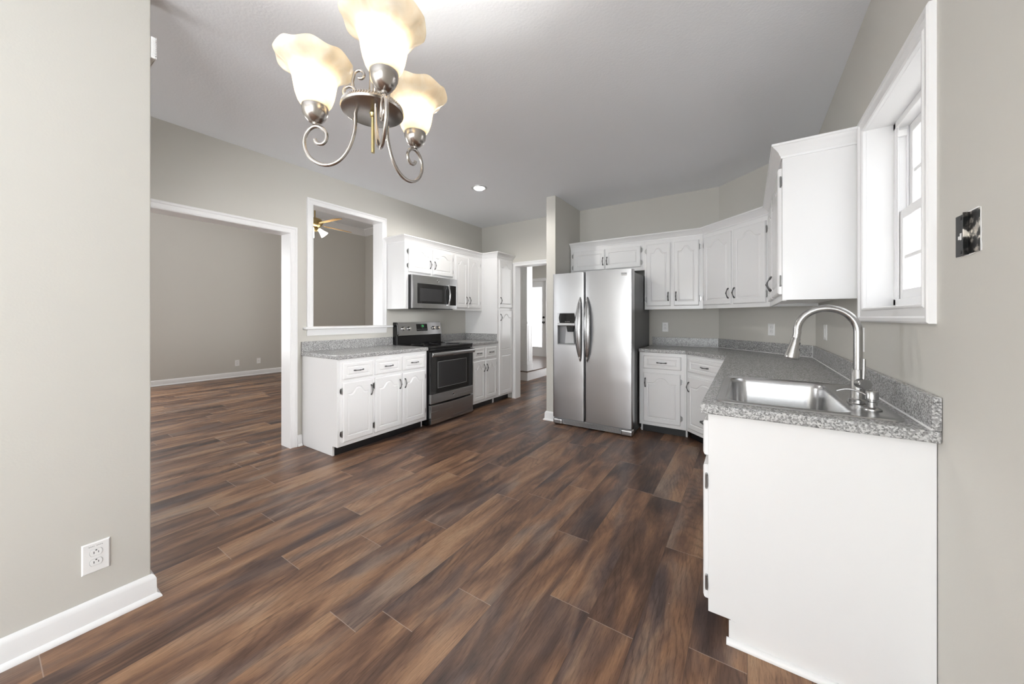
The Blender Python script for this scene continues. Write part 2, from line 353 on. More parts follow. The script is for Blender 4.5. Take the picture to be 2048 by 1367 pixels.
# ------------------------------------------------------------------ floor
def build_floor():
    rnd = random.Random(11)
    Wp, Lp = 0.1855, 1.22
    x_ref = -1.483
    known = {-1.668: 1.553, -1.483: 0.846, -1.298: 0.970, -1.112: 1.246, -0.927: 1.903, -0.741: 1.440, -0.37: 2.09, -1.854: 1.24,
             -2.04: 0.903, -2.225: 1.365, -2.41: 0.748, -2.596: 1.03, -2.967: 0.873, -3.524: 1.315, -3.153: 1.267, -3.338: 1.09, -0.556: 0.2, -0.185: 1.5, -2.78: 0.45}
    i0 = int(math.floor((-9.05 - x_ref) / Wp)); i1 = int(math.ceil((0.5 - x_ref) / Wp))
    y0, y1 = YR - 0.1, 8.75
    me = bpy.data.meshes.new('floor'); V = []; F = []; UV = []; ED = []; RC = []
    for i in range(i0, i1):
        xa = x_ref + i * Wp; xb = xa + Wp
        s = None
        for k, v in known.items():
            if abs(k - xa) < 0.06: s = v
        if s is None: s = rnd.random() * Lp
        y = s - math.ceil((s - y0) / Lp) * Lp
        while y < y1:
            ya, yb = max(y, y0), min(y + Lp, y1)
            if yb - ya > 0.01:
                n = len(V); r = (rnd.random(), rnd.random(), rnd.random())
                # 3 x 2 grid so that the joint distance can be interpolated exactly
                ym = (ya + yb) / 2; xm = (xa + xb) / 2
                for (px, py) in ((xa, ya), (xm, ya), (xb, ya), (xa, ym), (xm, ym), (xb, ym), (xa, yb), (xm, yb), (xb, yb)): V.append((px, py, 0.0))
                for f in ((0, 1, 4, 3), (1, 2, 5, 4), (3, 4, 7, 6), (4, 5, 8, 7)):
                    F.append(tuple(n + q for q in f))
                    for q in f:
                        px, py, _ = V[n + q]
                        UV.append((py - ya, px - xa)); ED.append((min(py - ya, yb - py), min(px - xa, xb - px))); RC.append((*r, 1))
            y += Lp
    me.from_pydata(V, [], F); me.materials.append(M['plank'])
    a = me.uv_layers.new(name='plank'); b = me.uv_layers.new(name='edge')
    for i in range(len(UV)): a.data[i].uv = UV[i]; b.data[i].uv = ED[i]
    ca = me.color_attributes.new(name='rnd', type='FLOAT_COLOR', domain='CORNER')
    for i, c in enumerate(RC): ca.data[i].color = c
    o = bpy.data.objects.new('floor', me); COL.objects.link(o)
    struct(o, 'dark brown wood-look plank floor running through all rooms', 'floor')
build_floor()

# ------------------------------------------------------------------ walls
def wall_x(mb, X0, X1, y0, y1, z0, z1, holes=()):
    """wall slab between X0..X1 running along y with rectangular holes (ya,yb,za,zb)"""
    ys = sorted({y0, y1, *[h[0] for h in holes], *[h[1] for h in holes]})
    for a, b in zip(ys[:-1], ys[1:]):
        zs = [(z0, z1)]
        for h in holes:
            if h[0] <= a + 1e-6 and h[1] >= b - 1e-6:
                nz = []
                for (p, q) in zs:
                    if h[2] > p: nz.append((p, min(q, h[2])))
                    if h[3] < q: nz.append((max(p, h[3]), q))
                zs = nz
        for p, q in zs: mb.box(X0, X1, a, b, p, q)
    return mb
def wall_y(mb, Y0, Y1, x0, x1, z0, z1, holes=()):
    t = wall_x(MB(), Y0, Y1, x0, x1, z0, z1, holes); t.v = [(p[1], p[0], p[2]) for p in t.v]; return mb.join(t)
TW = 0.15
OPL = (-0.35, 1.706, 0.0, 2.070)         # cased opening to great room
PASS = (1.890, 2.736, 1.130, 2.398)      # pass-through
DOORW = (-3.003, -2.110, 0.0, 2.055)     # doorway in the back wall
WIN = (1.665, 2.400, 1.275, 2.165)       # kitchen window
struct(wall_x(MB(), XL - TW, XL, YR, YB + 0.12, 0, ZC + 1.0, [OPL, PASS]).build('wall_left', M['wall']), 'greige kitchen wall with wide cased opening and pass-through', 'wall')
struct(wall_y(MB(), YB, YB + 0.12, XL, XD + 0.06, 0, ZC, [DOORW]).build('wall_back', M['wall']), 'greige back wall behind refrigerator with doorway', 'wall')
mb = MB(); mb.prism([(XD, YB), (XR, YD), (XR + 0.10, YD + 0.02), (XD + 0.02, YB + 0.10)], 'z', 0, ZC)
struct(mb.build('wall_corner', M['wall']), 'greige angled corner wall above the corner worktop', 'wall')
struct(wall_x(MB(), XR, XR + 0.16, YR, YD + 0.05, 0, ZC, [WIN, (-2.55, -1.35, 0.8, 2.1)]).build('wall_right', M['wall']), 'greige right wall holding the kitchen window', 'wall')
struct(MB().box(-2.0555, -1.932, 3.895, YB, 0, ZC).build('wall_stub', M['wall'], bevel=0.004), 'narrow greige stub wall beside refrigerator', 'wall')
struct(MB().box(XN - 0.13, XN, YR, YN, 0, ZC).build('wall_near', M['wall'], bevel=0.004), 'pale greige partition wall nearest the camera', 'wall')
struct(wall_y(MB(), YR - 0.15, YR, XL, XR + 0.16, 0, ZC, [(-2.0, 0.3, 0.05, 2.1), (-3.48, -2.42, 0.1, 2.15)]).build('wall_rear', M['wall']), 'greige dining wall with patio door opening', 'wall')
struct(MB().box(XL, XR + 0.16, YR - 0.15, YB + 0.12, ZC, ZC + 0.1).build('ceiling', M['ceiling']), 'textured pale grey kitchen ceiling', 'ceiling')
# great room
struct(wall_x(MB(), XG - 0.12, XG, -2.3, YG + 0.12, 0, ZG, [(-1.6, 1.4, 0.4, 2.7)]).build('wall_great_room_far', M['wall']), 'grey far wall of the great room seen through the openings', 'wall')
struct(MB().box(XG, -3.915, YG, YG + 0.12, 0, ZG).build('wall_great_room_end', M['wall']), 'grey end wall of great room with crown moulding', 'wall')
struct(MB().box(-3.915, XL, YG, YG + 0.12, 3.002, ZG).box(XL - TW, XL, YB + 0.12, YG, 3.002, ZG).build('wall_hall_upper', M['wall']), 'plain wall above the hall ceiling beside great room', 'wall')
struct(MB().box(-4.05, -3.915, YB + 0.12, YG, 0, 3.6).build('wall_hall_left', M['wall']), 'wall between great room and hall', 'wall')
struct(wall_y(MB(), -2.42, -2.3, XG, XL - TW, 0, ZG, [(-7.8, -4.6, 0.65, 2.55)]).build('wall_great_room_window', M['wall']), 'great room wall with unseen window opening added for light', 'wall')  # window hole added out of view for the great room fill
struct(MB().box(XG - 0.12, XL - 0.002, -2.42, YG + 0.12, ZG, ZG + 0.1).build('ceiling_great_room', M['ceiling']), 'high pale grey ceiling of great room', 'ceiling')
struct(MB().box(XL - TW, XL, YR, YG + 0.12, ZC + 1.0, ZC + 1.08).build('wall_left_top', M['wall']), 'plain top of the kitchen and great room wall', 'wall')
# hall and foyer behind the doorway
ZP = 0.190
struct(wall_y(MB(), 8.60, 8.72, -7.0, -1.4, 0, 2.9, [(-5.46, -4.55, ZP, 2.245)]).build('wall_foyer', M['wall']), 'grey foyer wall holding the glazed front door', 'wall')
struct(MB().box(-7.1, -1.3, YG + 0.12, 8.72, 2.9, 3.0).box(-3.915, -1.3, YB + 0.12, YG + 0.12, 2.9, 3.0).build('ceiling_hall', M['ceiling']), 'pale ceiling over the hall and foyer', 'ceiling')
struct(wall_x(MB(), -1.40, -1.30, YB + 0.12, 8.72, 0, 2.9, [(6.4, 8.0, 0.8, 2.4)]).build('wall_hall_right', M['wall']), 'hall wall with unseen side window opening added for light', 'wall')  # side window hole added out of view for the foyer fill
struct(MB().box(-7.1, -7.0, YG + 0.12, 8.72, 0, 2.9).build('wall_foyer_left', M['wall']), 'plain far side wall of the foyer', 'wall')
mb = MB(); mb.box(-7.0, -3.615, 6.275, 8.60, 0.001, ZP - 0.02); mb.box(-3.80, -3.615, 6.055, 6.275, 0.001, ZP - 0.02)
pl = mb.build('floor_foyer_step', M['trim'])
struct(pl, 'white riser of the raised foyer platform', 'step')
mb = MB(); mb.box(-7.0, -3.600, 6.275, 8.60, ZP - 0.0195, ZP); mb.box(-3.80, -3.600, 6.040, 6.275, ZP - 0.0195, ZP)
M['nosing'] = mat('dark_wood_nosing', (0.16, 0.115, 0.095), 0.3); bump(M['nosing'], 1, 0.2, 0.001, 3, (60, 4, 60))
struct(mb.build('floor_foyer', M['nosing']), 'dark wood surface of the raised foyer platform', 'floor')

# ------------------------------------------------------------------ baseboards
BP = [(0, 0.0), (0.030, 0.0), (0.030, 0.006), (0.024, 0.016), (0.016, 0.021), (0.0145, 0.085), (0.010, 0.097), (0.003, 0.105), (0, 0.106)]
def baseboard(name, path, label):
    mb = MB()
    for s in sweep(path, BP): mb.join(s)
    struct(mb.build(name, M['trim'], smooth=35), label, 'baseboard')
baseboard('baseboard_near', [(XN + 0.001, YR + 0.01), (XN + 0.001, YN + 0.001), (XN - 0.131, YN + 0.001)], 'white baseboard along the near partition, wrapping its end')
baseboard('baseboard_left', [(XL + 0.001, 1.756), (XL + 0.001, 1.797)], 'short white baseboard between opening casing and base cabinet')
baseboard('baseboard_stub', [(-2.0565, YB), (-2.0565, 3.894), (-1.931, 3.894), (-1.931, 3.905)], 'white baseboard wrapping the stub wall foot')
baseboard('baseboard_great_room_far', [(XG + 0.001, -2.2), (XG + 0.001, YG)], 'white baseboard along the great room far wall')
# ------------------------------------------------------------------ casings
CP = [(0.0, 0.0), (0.0, 0.011), (0.005, 0.016), (0.011, 0.016), (0.016, 0.012), (0.042, 0.014), (0.048, 0.020), (0.060, 0.021), (0.066, 0.017), (0.066, 0.0)]
def casing(mb, plane, c, sgn, u0, u1, v0, v1, w=0.066, closed=False):
    k = w / 0.066; prof = [(d * k, t) for d, t in CP]; m = len(prof)
    if closed: cs = [(u0, v0, -1, -1), (u0, v1, -1, 1), (u1, v1, 1, 1), (u1, v0, 1, -1)]
    else: cs = [(u0, v0, -1, 0), (u0, v1, -1, 1), (u1, v1, 1, 1), (u1, v0, 1, 0)]
    rings = []
    for u, v, a, b in cs:
        r = []
        for d, t in prof:
            uu, vv = u + a * d, v + b * d
            r.append((c + sgn * t, uu, vv) if plane == 'x' else (uu, c + sgn * t, vv))
        rings.append(r)
    n = len(rings); vs_ = [p for r in rings for p in r]; fs = []
    for i in range(n if closed else n - 1):
        j = (i + 1) % n
        fs += [(i * m + q, i * m + (q + 1) % m, j * m + (q + 1) % m, j * m + q) for q in range(m)]
    if not closed: fs += [tuple(range(m)), tuple(range((n - 1) * m, n * m))]
    return mb.add(vs_, fs)
def liner(mb, plane, c0, c1, u0, u1, v0, v1, th, bottom=False):
    def B(a, b, c, d):
        if plane == 'x': mb.box(c0, c1, a, b, c, d)
        else: mb.box(a, b, c0, c1, c, d)
    B(u0 - th, u0, v0, v1 + th); B(u1, u1 + th, v0, v1 + th); B(u0, u1, v1, v1 + th)
    if bottom: B(u0 - th, u1 + th, v0 - th, v0)
    return mb
# wide opening to great room
mb = casing(MB(), 'x', XL, 1, -0.332, 1.688, 0.0, 2.052); casing(mb, 'x', XL - TW, -1, -0.332, 1.688, 0.0, 2.052)
t = mb.build('trim_1', M['trim'], smooth=30); struct(t, 'white moulded casing around wide opening to great room', 'door casing')
liner(MB(), 'x', XL - TW, XL, -0.332, 1.688, 0.0, 2.052, 0.0175).build('jamb', M['trim'], t)
# pass-through
PY0, PY1, PZ0, PZ1 = 1.908, 2.718, 1.155, 2.380
mb = MB(); casing(mb, 'x', XL, 1, PY0, PY1, PZ0, PZ1, 0.062); casing(mb, 'x', XL - TW, -1, PY0, PY1, PZ0, PZ1, 0.062)
t = mb.build('trim_2', M['trim'], smooth=30); struct(t, 'white moulded casing around the wall pass-through', 'pass-through casing')
liner(MB(), 'x', XL - TW, XL, PY0, PY1, PZ0, PZ1, 0.0175).build('jamb', M['trim'], t)
mb = MB(); mb.box(XL - TW - 0.03, XL + 0.052, 1.812, 2.850, PZ0 - 0.024, PZ0)
mb.build('sill', M['trim'], t, bevel=0.008, seg=3)
mb = MB()
prof = [(0, 1.068), (0.010, 1.068), (0.012, 1.078), (0.016, 1.110), (0.022, 1.125), (0.022, 1.1305), (0, 1.1305)]
for sgm in sweep([(XL + 0.0005, 1.846), (XL + 0.0005, 2.780)], prof): mb.join(sgm)
mb.build('apron', M['trim'], t, smooth=30)
# doorway in back wall
mb = MB(); casing(mb, 'y', YB, -1, -2.985, -2.128, 0.0, 2.037, 0.062); casing(mb, 'y', YB + 0.12, 1, -2.985, -2.128, 0.0, 2.037, 0.062)
t = mb.build('trim_3', M['trim'], smooth=30); struct(t, 'white casing around the hall doorway', 'door casing')
liner(MB(), 'y', YB, YB + 0.12, -2.985, -2.128, 0.0, 2.037, 0.0175).build('jamb', M['trim'], t)
# crown moulding of great room
CRG = [(0, 3.53), (0.012, 3.53), (0.02, 3.56), (0.06, 3.62), (0.10, 3.66), (0.12, 3.68), (0.12, 3.70), (0, 3.70)]
mb = MB()
for sgm in sweep([(XG, -2.3), (XG, YG), (XL - TW, YG)], [(o, z) for o, z in CRG]): mb.join(sgm)
struct(mb.build('trim_4', M['trim'], smooth=30), 'white crown moulding at great room ceiling', 'crown moulding')

# ------------------------------------------------------------------ kitchen window
WY0, WY1, WZ0, WZ1 = 1.682, 2.385, 1.295, 2.150
win = casing(MB(), 'x', XR, -1, WY0, WY1, WZ0, WZ1, 0.066, True).build('window_1', M['trim'], smooth=30)
struct(win, 'white cased double hung window above sink', 'window')
liner(MB(), 'x', XR, XR + 0.16, WY0, WY1, WZ0, WZ1, 0.0165, True).build('jamb', M['trim'], win, bevel=0.002)
fx0 = XR + 0.092
mb = MB(); fw = 0.030
mb.box(fx0, XR + 0.165, WY0, WY0 + fw, WZ0, WZ1); mb.box(fx0, XR + 0.165, WY1 - fw, WY1, WZ0, WZ1); mb.box(fx0, XR + 0.165, WY0, WY1, WZ1 - fw, WZ1); mb.box(fx0, XR + 0.165, WY0, WY1, WZ0, WZ0 + 0.038)
for yy in (WY0 + fw, WY1 - fw): 
    s = 1 if yy < 2 else -1
    mb.box(fx0 + 0.004, fx0 + 0.010, yy, yy + s * 0.012, WZ0, WZ1); mb.box(fx0 + 0.034, fx0 + 0.040, yy, yy + s * 0.012, WZ0, WZ1)
mb.build('window_frame', M['trim'], win, bevel=0.002)
def sash(nm, x, y0, y1, z0, z1, mz):
    sw = 0.042; th = 0.024
    mb = MB(); mb.box(x, x + th, y0, y0 + sw, z0, z1); mb.box(x, x + th, y1 - sw, y1, z0, z1); mb.box(x, x + th, y0 + sw, y1 - sw, z0, z0 + sw); mb.box(x, x + th, y0 + sw, y1 - sw, z1 - sw, z1)
    s = mb.build(nm, M['trim'], win, bevel=0.003)
    mb = MB(); mb.box(x + 0.006, x + 0.018, y0 + sw, y1 - sw, mz - 0.009, mz + 0.009); mb.box(x + 0.0065, x + 0.0175, (y0 + y1) / 2 - 0.009, (y0 + y1) / 2 + 0.009, z0 + sw, z1 - sw)
    mb.build('muntin', M['trim'], s, bevel=0.002)
    MB().box(x + 0.0115, x + 0.0125, y0 + sw - 0.004, y1 - sw + 0.004, z0 + sw - 0.004, z1 - sw + 0.004).build('pane', M['pane'], s)
sash('lower_sash', fx0 + 0.012, WY0 + fw + 0.002, WY1 - fw - 0.002, WZ0 + 0.038, 1.735, 1.520)
sash('upper_sash', fx0 + 0.042, WY0 + fw + 0.002, WY1 - fw - 0.002, 1.700, WZ1 - fw, 1.905)
MB().box(fx0 + 0.002, fx0 + 0.034, WY1 - fw - 0.02, WY1 - fw + 0.004, WZ1 - 0.075, WZ1 - 0.045).build('balance_clip', M['trim'], win, bevel=0.003)
# outside : pale patio and white board fence seen through the panes
struct(MB().box(XR + 0.17, 9.0, -3.0, 12.0, -0.35, -0.30).build('ground_outside', M['lawn']), 'pale ground outside the kitchen window', 'ground')
mb = MB()
for k in range(44):
    y = 2.62 + k * 0.15
    mb.box(1.30, 1.325, y, y + 0.138, -0.30, 2.10)
mb.box(1.325, 1.36, 2.62, 9.2, 0.1, 0.2); mb.box(1.325, 1.36, 2.62, 9.2, 1.7, 1.8)
tag(mb.build('fence', M['extwhite'], bevel=0.004), 'white vertical board fence outside the kitchen window', 'fence')
# dining openings behind the camera
mb = MB(); liner(mb, 'y', YR - 0.15, YR, -1.96, 0.26, 0.09, 2.06, 0.04, True)
for xx in (-0.87, -0.83): mb.box(xx, xx + 0.04, YR - 0.09, YR - 0.05, 0.09, 2.06)
liner(mb, 'y', YR - 0.15, YR, -3.45, -2.45, 0.13, 2.12, 0.03, True); mb.box(-2.97, -2.93, YR - 0.09, YR - 0.05, 0.13, 2.12)  # unseen side hall opening, added to let the fill in
struct(mb.build('window_2', M['trim']), 'white framed patio door and added side hall opening behind the camera', 'window')

mb = MB(); liner(mb, 'x', XR, XR + 0.16, -2.52, -1.38, 0.83, 2.07, 0.03, True); mb.box(XR + 0.05, XR + 0.09, -2.52, -1.38, 1.43, 1.47)  # dining window added out of view to carry the fill
struct(mb.build('window_3', M['trim']), 'unseen white framed dining window added on the right wall for light', 'window')
mb = MB(); liner(mb, 'x', XG - 0.12, XG, -1.57, 1.37, 0.43, 2.67, 0.03, True)  # far-wall window added out of view for the side fill
for yy in (-0.6, 0.38): mb.box(XG - 0.08, XG - 0.04, yy, yy + 0.04, 0.43, 2.67)
struct(mb.build('window_4', M['trim']), 'unseen wide white framed window added on the great room far wall for light', 'window')

# ------------------------------------------------------------------ cabinet parts
def arch_outline(w, h, mx, mz, rise, steps=30):
    """panel outline, counter-clockwise in (x,z), with a cathedral top"""
    x0, x1, z0, z1 = mx, w - mx, mz, h - mz
    if rise <= 0: return [(x0, z0), (x1, z0), (x1, z1), (x0, z1)]
    pts = [(x0, z0), (x1, z0)]; half = (x1 - x0) / 2; cx = (x0 + x1) / 2; sh = 0.80
    for i in range(steps + 1):
        t = 1 - 2 * i / steps
        a = abs(t) / sh
        z = z1 - rise + (rise * (0.5 + 0.5 * math.cos(PI * min(1, a) ** 1.45)) if a < 1 else -0.0)
        if i == 0: pts.append((x1, z1 - rise))
        pts.append((cx + half * t * sh, z))
        if i == steps: pts.append((x0, z1 - rise))
    return pts
_door_cache = {}
def door_mesh(w, h, panels):
    """slab front facing -y with routed panels; panels = list of outlines in (x,z)"""
    key = (round(w, 3), round(h, 3), str([[(round(a, 3), round(b, 3)) for a, b in p] for p in panels]))
    if key in _door_cache: return _door_cache[key]
    bm = bmesh.new(); T = 0.019
    def ring(pts, y): return [bm.verts.new((x, y, z)) for x, z in pts]
    def bridge(a, b):
        n = len(a)
        for i in range(n): bm.faces.new((a[i], a[(i + 1) % n], b[(i + 1) % n], b[i]))
    R = lambda d: [(d, d), (w - d, d), (w - d, h - d), (d, h - d)]
    r0 = ring(R(0), 0); r1 = ring(R(0), -T + 0.008); r2 = ring(R(0.0025), -T + 0.0035); r3 = ring(R(0.009), -T)
    bm.faces.new(r0); bridge(r0, r1); bridge(r1, r2); bridge(r2, r3)
    def edges(r):
        out = []
        for i in range(len(r)):
            e = bm.edges.get((r[i], r[(i + 1) % len(r)])) or bm.edges.new((r[i], r[(i + 1) % len(r)])); out.append(e)
        return out
    es = edges(r3)
    for p in panels:
        a = ring(p, -T); es += edges(a)
        b = ring(inset(p, 0.0045), -T + 0.0060); c = ring(inset(p, 0.0085), -T + 0.0060); d = ring(inset(p, 0.019), -T + 0.0004)
        bridge(a, b); bridge(b, c); bridge(c, d); bm.faces.new(d)
    bmesh.ops.triangle_fill(bm, use_beauty=True, use_dissolve=False, edges=es)
    bmesh.ops.recalc_face_normals(bm, faces=bm.faces)
    me = bpy.data.meshes.new('door'); bm.to_mesh(me); bm.free(); me.materials.append(M['cab'])
    me.polygons.foreach_set('use_smooth', [True] * len(me.polygons)); me.set_sharp_from_angle(angle=math.radians(24)); me.update()
    _door_cache[key] = me; return me
def pull_mesh():
    mb = MB(); P = []; R = []
    for i in range(25):
        t = -1 + 2 * i / 24; a = abs(t)
        z = 0.050 * t; y = -0.003 - 0.024 * (1 - a ** 1.6)
        P.append((0, y, z)); R.append(0.0040 + 0.0034 * max(0, 1 - abs(a - 0.82) / 0.2) + 0.0016 * max(0, 1 - a / 0.22))
    mb.tube(P, R, 8)
    for s in (-1, 1): mb.lathe([(0.0062, 0), (0.0055, 0.005), (0.003, 0.008)], (0, 0, s * 0.046), 10, 'y'); 
    mb.tube([(0, -0.0268, -0.012), (0, -0.0285, 0), (0, -0.0268, 0.012)], [0.002, 0.0066, 0.002], 8)
    o = mb.build('handle', M['pull'], smooth=50); me = o.data; bpy.data.objects.remove(o); return me
PULL = pull_mesh()
def hinge_mesh():
    mb = MB()
    mb.tube([(0, -0.006, -0.026), (0, -0.006, 0.026)], 0.0046, 8)
    for s in (-1, 1): mb.lathe([(0.0, 0.033), (0.003, 0.031), (0.0042, 0.028), (0.0046, 0.026)] if s > 0 else [(0.0046, -0.026), (0.0042, -0.028), (0.003, -0.031), (0.0, -0.033)], (0, -0.006, 0), 8)
    mb.box(-0.015, 0, -0.0022, 0, -0.024, 0.024); mb.box(-0.019, -0.010, -0.0022, 0, -0.014, 0.014)
    mb.box(0, 0.004, -0.010, 0, -0.022, 0.022)
    o = mb.build('hinge', M['hinge'], smooth=40); me = o.data; bpy.data.objects.remove(o); return me
HINGE = hinge_mesh()
def child(name, me, parent, loc, rot=(0, 0, 0), scale=None):
    o = bpy.data.objects.new(name, me); COL.objects.link(o); o.parent = parent; o.location = loc; o.rotation_euler = rot
    if scale: o.scale = scale
    return o
def door(root, x0, x1, z0, z1, yf, handle=None, hinges=None, rise=0.055, panels=None, mxz=(0.040, 0.048), hz=None, hinge_in=0.075):
    w, h = x1 - x0, z1 - z0
    ps = panels(w, h) if panels else [arch_outline(w, h, mxz[0], mxz[1], rise)]
    d = child('door', door_mesh(w, h, ps), root, (x0, yf - 0.0005, z0))
    if handle:
        side, vert = handle
        hx = w - 0.022 if side == 'r' else 0.022
        zz = hz if hz is not None else (h - 0.105 if vert == 't' else 0.105)
        child('handle', PULL, d, (hx, -0.019, zz))
    if hinges:
        for zz in (hinge_in, h - hinge_in):
            if hinges == 'l': child('hinge', HINGE, d, (-0.0035, -0.001, zz))
            else: child('hinge', HINGE, d, (w + 0.0035, -0.001, zz), (0, 0, 0), (-1, 1, 1))
    return d
def drawer(root, x0, x1, z0, z1, yf):
    w, h = x1 - x0, z1 - z0
    d = child('drawer', door_mesh(w, h, [arch_outline(w, h, 0.036, 0.030, 0)]), root, (x0, yf - 0.0005, z0))
    child('handle', PULL, d, (w / 2, -0.019, h / 2), (0, PI / 2, 0)); return d
def base_carcass(root, w, d=0.61, h=0.874, toe=0.10, rec=0.075, x0=0.0, left_open=False):
    mb = MB()
    side = [(-0.002, 0.001), (-d + rec, 0.001), (-d + rec, toe - 0.01), (-d, toe - 0.01), (-d, h - 0.0005), (-0.002, h - 0.0005)]
    for a in (x0, x0 + w - 0.018): mb.prism(side, 'x', a, a + 0.018)
    mb.box(x0 + 0.018, x0 + w - 0.018, -d, -d + 0.02, toe - 0.01, h - 0.0005)
    mb.box(x0 + 0.018, x0 + w - 0.018, -d + 0.02, -0.004, toe, toe + 0.018); mb.box(x0 + 0.018, x0 + w - 0.018, -0.012, -0.004, toe, h - 0.004)
    b = mb.build('carcass', M['cab'], root, bevel=0.0015)
    MB().box(x0 + 0.019, x0 + w - 0.019, -d + rec, -d + rec + 0.01, 0.001, toe - 0.001).build('toe_kick', M['toe'], root)
    return b
def upper_carcass(root, w, z0, z1, d=0.33, zl=None, zr=None, frame=None):
    """zl/zr : lower ends of the side panels"""
    zl = z0 if zl is None else zl; zr = z0 if zr is None else zr
    mb = MB()
    mb.box(0, 0.018, -d, -0.002, zl, z1); mb.box(w - 0.018, w, -d, -0.002, zr, z1)
    mb.box(0.018, w - 0.018, -d, -d + 0.02, z0, z1); mb.box(0.018, w - 0.018, -d + 0.02, -0.002, z0 + 0.022, z0 + 0.036)
    mb.box(0.018, w - 0.018, -d + 0.02, -0.002, z1 - 0.016, z1); mb.box(0.018, w - 0.018, -0.008, -0.002, z0 + 0.036, z1 - 0.016)
    if zl < z0: mb.box(0.018, 0.055, -d, -d + 0.02, zl, z0)
    return mb.build('carcass', M['cab'], root, bevel=0.0015)
ZU0, ZU1 = 1.350, 2.170
CROWN = [(0.0, 2.132), (0.006, 2.132), (0.008, 2.143), (0.012, 2.147), (0.018, 2.162), (0.030, 2.176), (0.040, 2.184), (0.044, 2.190), (0.050, 2.192), (0.050, 2.204), (0.0, 2.204)]
def crown(name, path, label):
    mb = MB()
    for s in sweep(path, CROWN): mb.join(s)
    return tag(mb.build(name, M['trim'], smooth=30), label, 'crown moulding', None, 'structure')

# ------------------------------------------------------------------ left run of cabinets (fronts face +x)
RL = PI / 2
def left_unit(name, y, label, cat, group=None): return empty(name, (XL, y, 0), RL, label, cat, group)
c = left_unit('base_cabinet', 1.803, 'white three-door base cabinet with three drawers beside opening to great room', 'cabinet', 'base cabinets')
base_carcass(c, 1.060)
for i, (a, b) in enumerate(((0.045, 0.352), (0.378, 0.694), (0.716, 1.026))):
    drawer(c, a, b, 0.690, 0.838, -0.61)
    door(c, a, b, 0.126, 0.662, -0.61, ('r' if i < 2 else 'l', 't'), 'l' if i < 2 else 'r')
c2 = left_unit('base_cabinet', 3.642, 'narrow white base cabinet between black range and tall pantry', 'cabinet', 'base cabinets')
base_carcass(c2, 0.592)
drawer(c2, 0.030, 0.283, 0.690, 0.838, -0.61); drawer(c2, 0.303, 0.562, 0.690, 0.838, -0.61)
door(c2, 0.030, 0.283, 0.126, 0.662, -0.61, ('r', 't'), 'l'); door(c2, 0.303, 0.562, 0.126, 0.662, -0.61, ('l', 't'), 'r')
# pantry
p = left_unit('pantry_cabinet', 4.2355, 'tall white pantry cabinet at the end of the left run', 'cabinet')
base_carcass(p, 0.412, h=ZU1)
door(p, 0.040, 0.386, 1.392, 2.094, -0.61, ('l', 'b'), 'r', rise=0.055)
def pantry_panels(w, h):
    lo = [(0.044, 0.05), (w - 0.044, 0.05), (w - 0.044, 0.58), (0.044, 0.58)]
    up = [(x, z + 0.0) for x, z in arch_outline(w, h, 0.044, 0.05, 0.055)]
    up = [(x, 0.66 if z < 0.2 else z) for x, z in up]
    return [lo, up]
door(p, 0.040, 0.386, 0.115, 1.357, -0.61, ('l', 't'), 'r', panels=pantry_panels)
# uppers
u1 = left_unit('upper_cabinet', 2.785, 'short white wall cabinet with two doors above the microwave', 'cabinet', 'wall cabinets')
upper_carcass(u1, 0.828, 1.757, ZU1, zl=ZU0, zr=1.757)
door(u1, 0.054, 0.406, 1.790, 2.096, -0.33, ('r', 't'), 'l', rise=0.045, hz=0.115, hinge_in=0.07)
door(u1, 0.440, 0.802, 1.790, 2.096, -0.33, ('l', 't'), 'r', rise=0.045, hz=0.115, hinge_in=0.07)
u2 = left_unit('upper_cabinet', 3.6135, 'white two-door wall cabinet between microwave and tall pantry', 'cabinet', 'wall cabinets')
upper_carcass(u2, 0.6215, ZU0, ZU1)
door(u2, 0.030, 0.270, 1.385, 2.096, -0.33, ('r', 'b'), None); door(u2, 0.292, 0.566, 1.385, 2.096, -0.33, ('l', 'b'), 'r')
xf_, xp_ = XL + 0.33, XL + 0.61
e_ = 0.0006
crown('trim_6', [(XL + 0.002, 2.785 - e_), (xf_ + e_, 2.785 - e_), (xf_ + e_, 4.2355 - e_), (xp_ + e_, 4.2355 - e_), (xp_ + e_, YB - 0.002)], 'white crown moulding on top of the microwave-side cabinets and pantry')

# worktop helper ------------------------------------------------------------
def slab(poly, z0, z1, hole=None):
    bm = bmesh.new()
    def ring(pts, z): return [bm.verts.new((x, y, z)) for x, y in pts]
    def eds(r): return [bm.edges.get((r[i], r[(i + 1) % len(r)])) or bm.edges.new((r[i], r[(i + 1) % len(r)])) for i in range(len(r))]
    loops = [poly] + ([hole] if hole else [])
    tops = [ring(l, z1) for l in loops]; bots = [ring(l, z0) for l in loops]
    for a, b in zip(tops, bots):
        for i in range(len(a)): bm.faces.new((a[i], a[(i + 1) % len(a)], b[(i + 1) % len(a)], b[i]))
    for rr in (tops, bots):
        es = []
        for r in rr: es += eds(r)
        bmesh.ops.triangle_fill(bm, use_beauty=True, use_dissolve=False, edges=es)
    bmesh.ops.dissolve_limit(bm, angle_limit=0.01, verts=bm.verts, edges=bm.edges)
    bmesh.ops.recalc_face_normals(bm, faces=bm.faces)
    me = bpy.data.meshes.new('slab'); bm.to_mesh(me); bm.free(); return me
def worktop(name, poly, label, hole=None, bev=0.007):
    me = slab(poly, 0.8745, 0.912, hole); me.materials.append(M['granite'])
    o = bpy.data.objects.new(name, me); COL.objects.link(o)
    b = o.modifiers.new('edge', 'BEVEL'); b.width = bev; b.segments = 3; b.limit_method = 'ANGLE'; b.angle_limit = math.radians(50)
    return tag(o, label, 'worktop')
ZT = 0.912
